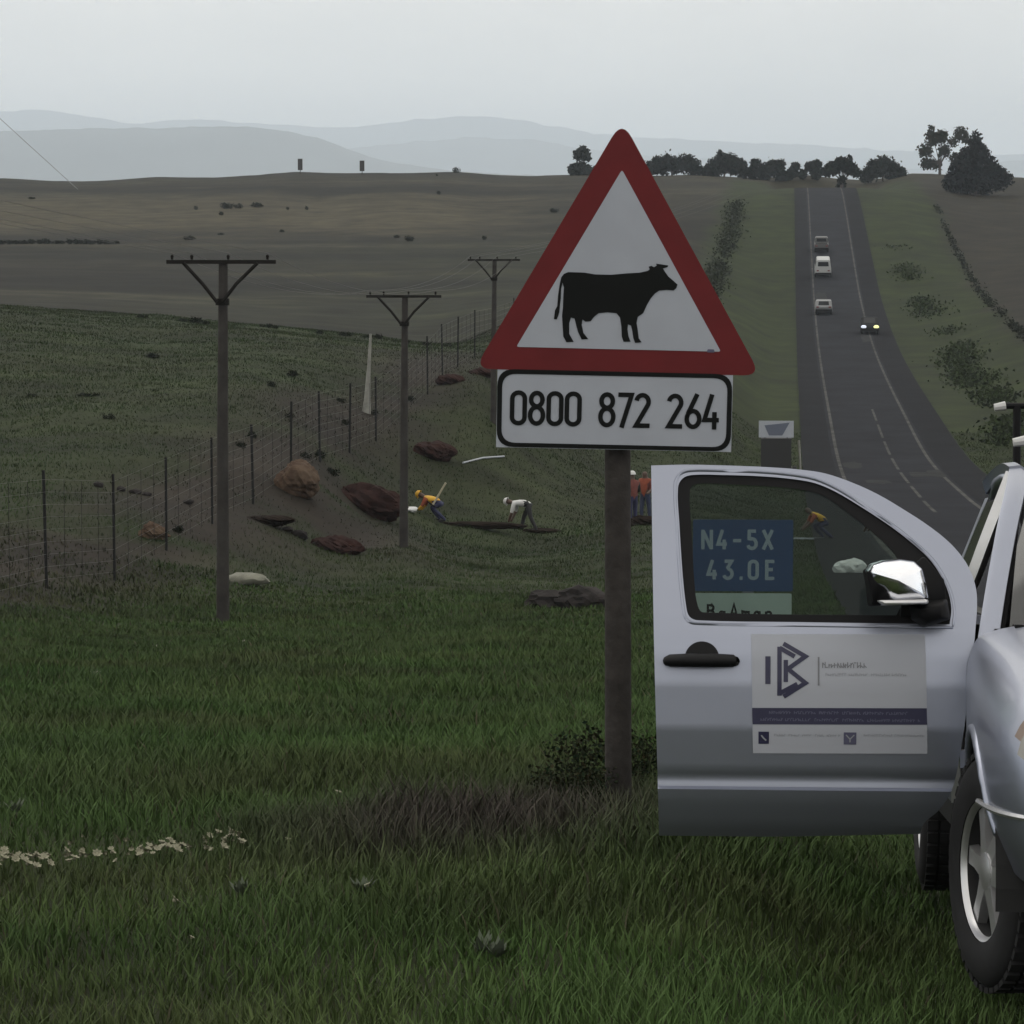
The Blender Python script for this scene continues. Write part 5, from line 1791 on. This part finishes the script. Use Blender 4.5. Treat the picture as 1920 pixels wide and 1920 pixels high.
strip("boundary_growth", [(-8.0, 300), (-7.8, 350), (-7.4, 400), (-7.2, 455)], 1.3, .8, 4200, .18, 7, "dusky growth along the boundary left of the road near the crest", (.018, .022, .011))
cl = [(rng.uniform(-.13, .13), rng.uniform(-.1, .1), rng.uniform(.05, .30)) for _ in range(9)]
V, Q, col = leaf_cloud(cl, [.10] * 9, 1300, .013, 97, (.024, .030, .016))
for j, (px, py, k, sc, lab) in enumerate(((1068, 1500, 415, 1.0, "dark leafy weed bush left of the wooden sign pole foot"), (1205, 1470, 395, .8, "small dark weed bush between the sign pole and the open door"), (1120, 1515, 425, .6, "low dark weed close against the wooden sign pole foot"))):
    p = W(px, py, k)
    root = empty("weed_bush", (p.x, p.y, hz(p.x, p.y)), j * 1.3, lab, "bush")
    root.scale = (sc, sc, sc)
    np_mesh("foliage", V, Q, M['leaf_dark'], root, cols=col)
    bm = bmesh.new()
    for c in cl:
        bm_tube(bm, [(0, 0, -.05), (c[0] * .6, c[1] * .6, c[2] * .6), c], [.006, .004, .002], 5)
    from_bm("stalks", bm, M['stem'], root)

# ------------------------------------------------------------------ grass
def grass_patch(name, y0, y1, n, exp, hgt, wid, seed, one_tri=False):
    g = np.random.default_rng(seed)
    u = g.random(n)
    e = 2 - exp
    Yp = (u * (y1 ** e - y0 ** e) + y0 ** e) ** (1 / e)
    Xp = g.uniform(-1, 1, n) * (.2 * Yp + 2.1)
    X = Xp * math.cos(YAW) - Yp * math.sin(YAW)
    Y = Xp * math.sin(YAW) + Yp * math.cos(YAW)
    keep = ((X < ROAD_X0 - .05 + .12 * fbm(Y * 1.3, Y * 0, 8)) | (X > ROAD_X1 + .1))
    c, bare = ground_cols(X, Y)
    keep &= g.random(n) > bare * .8
    X, Y, Yp, c = X[keep], Y[keep], Yp[keep], c[keep]
    n = len(X)
    Z = height(X, Y)
    tuft = fbm(X / .55, Y / .55, 51)
    big = fbm(X / 3.0, Y / 3.0, 52)
    h = hgt * (.45 + 1.1 * tuft) * (.6 + .8 * big) * g.uniform(.6, 1.3, n)
    # taller dry stand left of and around the sign pole, seen as a brown patch
    dry = np.exp(-(((X + 1.45) / .75) ** 2 + ((Y - 13.2) / .9) ** 2)) + .8 * np.exp(-(((X + .9) / .45) ** 2 + ((Y - 14.2) / .9) ** 2))
    dry = np.clip(dry * (.6 + .8 * tuft), 0, 1)
    h = h * (1 + .9 * dry)
    w = wid * (Yp / 10) ** .85 * g.uniform(.7, 1.4, n)
    a = g.uniform(0, 2 * math.pi, n)
    lean = g.uniform(.1, .7, n) * h
    dx, dy = np.cos(a), np.sin(a)
    ox, oy = -np.sin(a) * w, np.cos(a) * w
    ox = ox * .4 + w * .6 * np.sign(g.random(n) - .5)      # mostly broadside blades
    B = np.c_[X, Y, Z - .02]
    if one_tri:
        V = np.stack([B + np.c_[ox, oy, 0 * X], B - np.c_[ox, oy, 0 * X], B + np.c_[dx * lean, dy * lean, h]], 1).reshape(-1, 3)
        Fc = np.arange(n * 3).reshape(n, 3)
        rep = 3
    else:
        mid = B + np.c_[dx * lean * .35, dy * lean * .35, h * .6]
        tip = B + np.c_[dx * lean, dy * lean, h]
        V = np.stack([B + np.c_[ox, oy, 0 * X], B - np.c_[ox, oy, 0 * X], mid + np.c_[ox, oy, 0 * X] * .75, mid - np.c_[ox, oy, 0 * X] * .75, tip], 1).reshape(-1, 3)
        i = np.arange(n)[:, None] * 5
        Fc = np.concatenate([i + [0, 1, 3], i + [0, 3, 2], i + [2, 3, 4]], 0)
        rep = 5
    br = g.random(n)
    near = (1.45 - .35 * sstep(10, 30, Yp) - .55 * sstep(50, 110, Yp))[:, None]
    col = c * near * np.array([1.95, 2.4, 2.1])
    patch = fbm(X / 1.1, Y / 1.1, 77)
    col = col * (.70 + .6 * patch)[:, None]
    ol = sstep(.5, .68, fbm(X / 1.9 + 9, Y / 1.9, 78))[:, None]
    col = col * (1 - ol * np.array([-.06, .08, .0]))
    hue = fbm(X / 1.7, Y / 1.7, 53)
    col = col * np.c_[.80 + .35 * hue, 1.08 - .10 * hue, .75 + .35 * hue]
    col = col * (.8 + .4 * g.random(n))[:, None]
    straw = (br > .975)[:, None]
    col = np.where(straw, np.array([.055, .052, .030]), col)
    drc = np.array([.050, .043, .037]) * (.6 + .8 * g.random(n))[:, None]
    col = col * (1 - dry[:, None]) + drc * dry[:, None]
    o = np_mesh(name, V, Fc, M['grass'], None, cols=np.repeat(col, rep, 0))
    return o
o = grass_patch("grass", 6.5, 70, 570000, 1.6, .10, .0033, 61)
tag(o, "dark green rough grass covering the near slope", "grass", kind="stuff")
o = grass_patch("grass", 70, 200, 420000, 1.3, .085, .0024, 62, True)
tag(o, "rough grass on the far side of the valley and the verges", "grass", kind="stuff")

# ------------------------------------------------------------------ pale flowers and broad-leaf weeds
bm = bmesh.new()
for j in range(7):
    a = 2 * math.pi * j / 7
    mm = Matrix.Rotation(a, 4, 'Z') @ Matrix.Rotation(R(-25), 4, 'Y')
    vs_ = [bm.verts.new(mm @ Vector(q)) for q in ((.002, -.003, 0), (.014, -.006, .001), (.022, 0, 0), (.014, .006, .001), (.002, .003, 0))]
    bm.faces.new(vs_)
bmesh.ops.create_uvsphere(bm, u_segments=7, v_segments=5, radius=.007)
fl = from_bm("flower_head", bm, M['petal'])
fl_me = fl.data
bpy.data.objects.remove(fl)
bm = bmesh.new()
bm_tube(bm, [(0, 0, -.16), (.006, 0, -.08), (0, 0, 0)], .0022, 5)
st = from_bm("stem", bm, M['stem'])
st_me = st.data
bpy.data.objects.remove(st)
random.seed(5)
spots = []
for i in range(110):
    t = random.random()
    x = -6 + t * 465
    base_y = np.interp(x, [0, 130, 200, 320, 400, 460], [1648, 1640, 1628, 1612, 1612, 1606])
    if 190 < x < 225 and random.random() < .5 or 355 < x < 385 and random.random() < .7:
        continue
    spots.append((x, base_y + random.gauss(0, 8)))
spots += [(155, 1594), (237, 1600), (540, 1610), (634, 1500), (328, 1738), (690, 1705), (360, 1822)]
for si, (x, y) in enumerate(spots):
    k = np.interp(y, [1480, 1620, 1850], [400, 480, 590])
    p = W(x, y + 60, k)
    z = hz(p.x, p.y)
    top_z = max(W(x, y, k).z, z + .07)
    root = empty("wildflower", (p.x, p.y, top_z), random.uniform(0, 6), "small cream wildflower in the pale row across the dark grass" if si < len(spots) - 7 else "lone small cream wildflower standing apart from the pale row", "flower", "row of cream wildflowers" if si < len(spots) - 7 else "lone cream wildflowers")
    s = random.uniform(.6, 1.15)
    h_ = bpy.data.objects.new("flower_head", fl_me)
    C.objects.link(h_)
    h_.parent = root
    h_.scale = (s, s, s)
    h_.rotation_euler = (R(random.uniform(5, 45)), R(random.uniform(-30, 30)), 0)
    s_ = bpy.data.objects.new("stem", st_me)
    C.objects.link(s_)
    s_.parent = root
for (px, py, k, lab) in ((932, 1812, 585, "grey-green weed rosette low in the grass below the sign pole"), (905, 1800, 580, "grey-green weed rosette low in the grass below the sign pole"), (30, 1545, 430, "tall pale grass tuft at the left above the wildflowers"), (455, 1735, 520, "pale upright weed in the grass below the wildflowers"), (680, 1720, 515, "pale upright weed in the grass below the wildflowers")):
    p = W(px, py + 25, k)
    n = 26
    V, Q = [], []
    g = np.random.default_rng(int(px))
    for i in range(n):
        a, l = g.uniform(0, 6.28), g.uniform(.03, .085)
        d_ = Vector((math.cos(a), math.sin(a), g.uniform(.7, 2.2))).normalized()
        s_ = Vector((-math.sin(a), math.cos(a), 0)) * .013
        b_ = d_ * l * .5
        V += [Vector((0, 0, 0)), b_ + s_, d_ * l, b_ - s_]
        Q.append([i * 4, i * 4 + 1, i * 4 + 2, i * 4 + 3])
    o = np_mesh("weed", np.array([v[:] for v in V]), Q, M['stem2'] if 'stem2' in M else M.setdefault('stem2', mat('weed_leaf', (.075, .092, .062), .9, var=.2)))
    o.location = (p.x, p.y, hz(p.x, p.y) + .02)
    tag(o, lab, "weed", "pale weeds in the near grass")
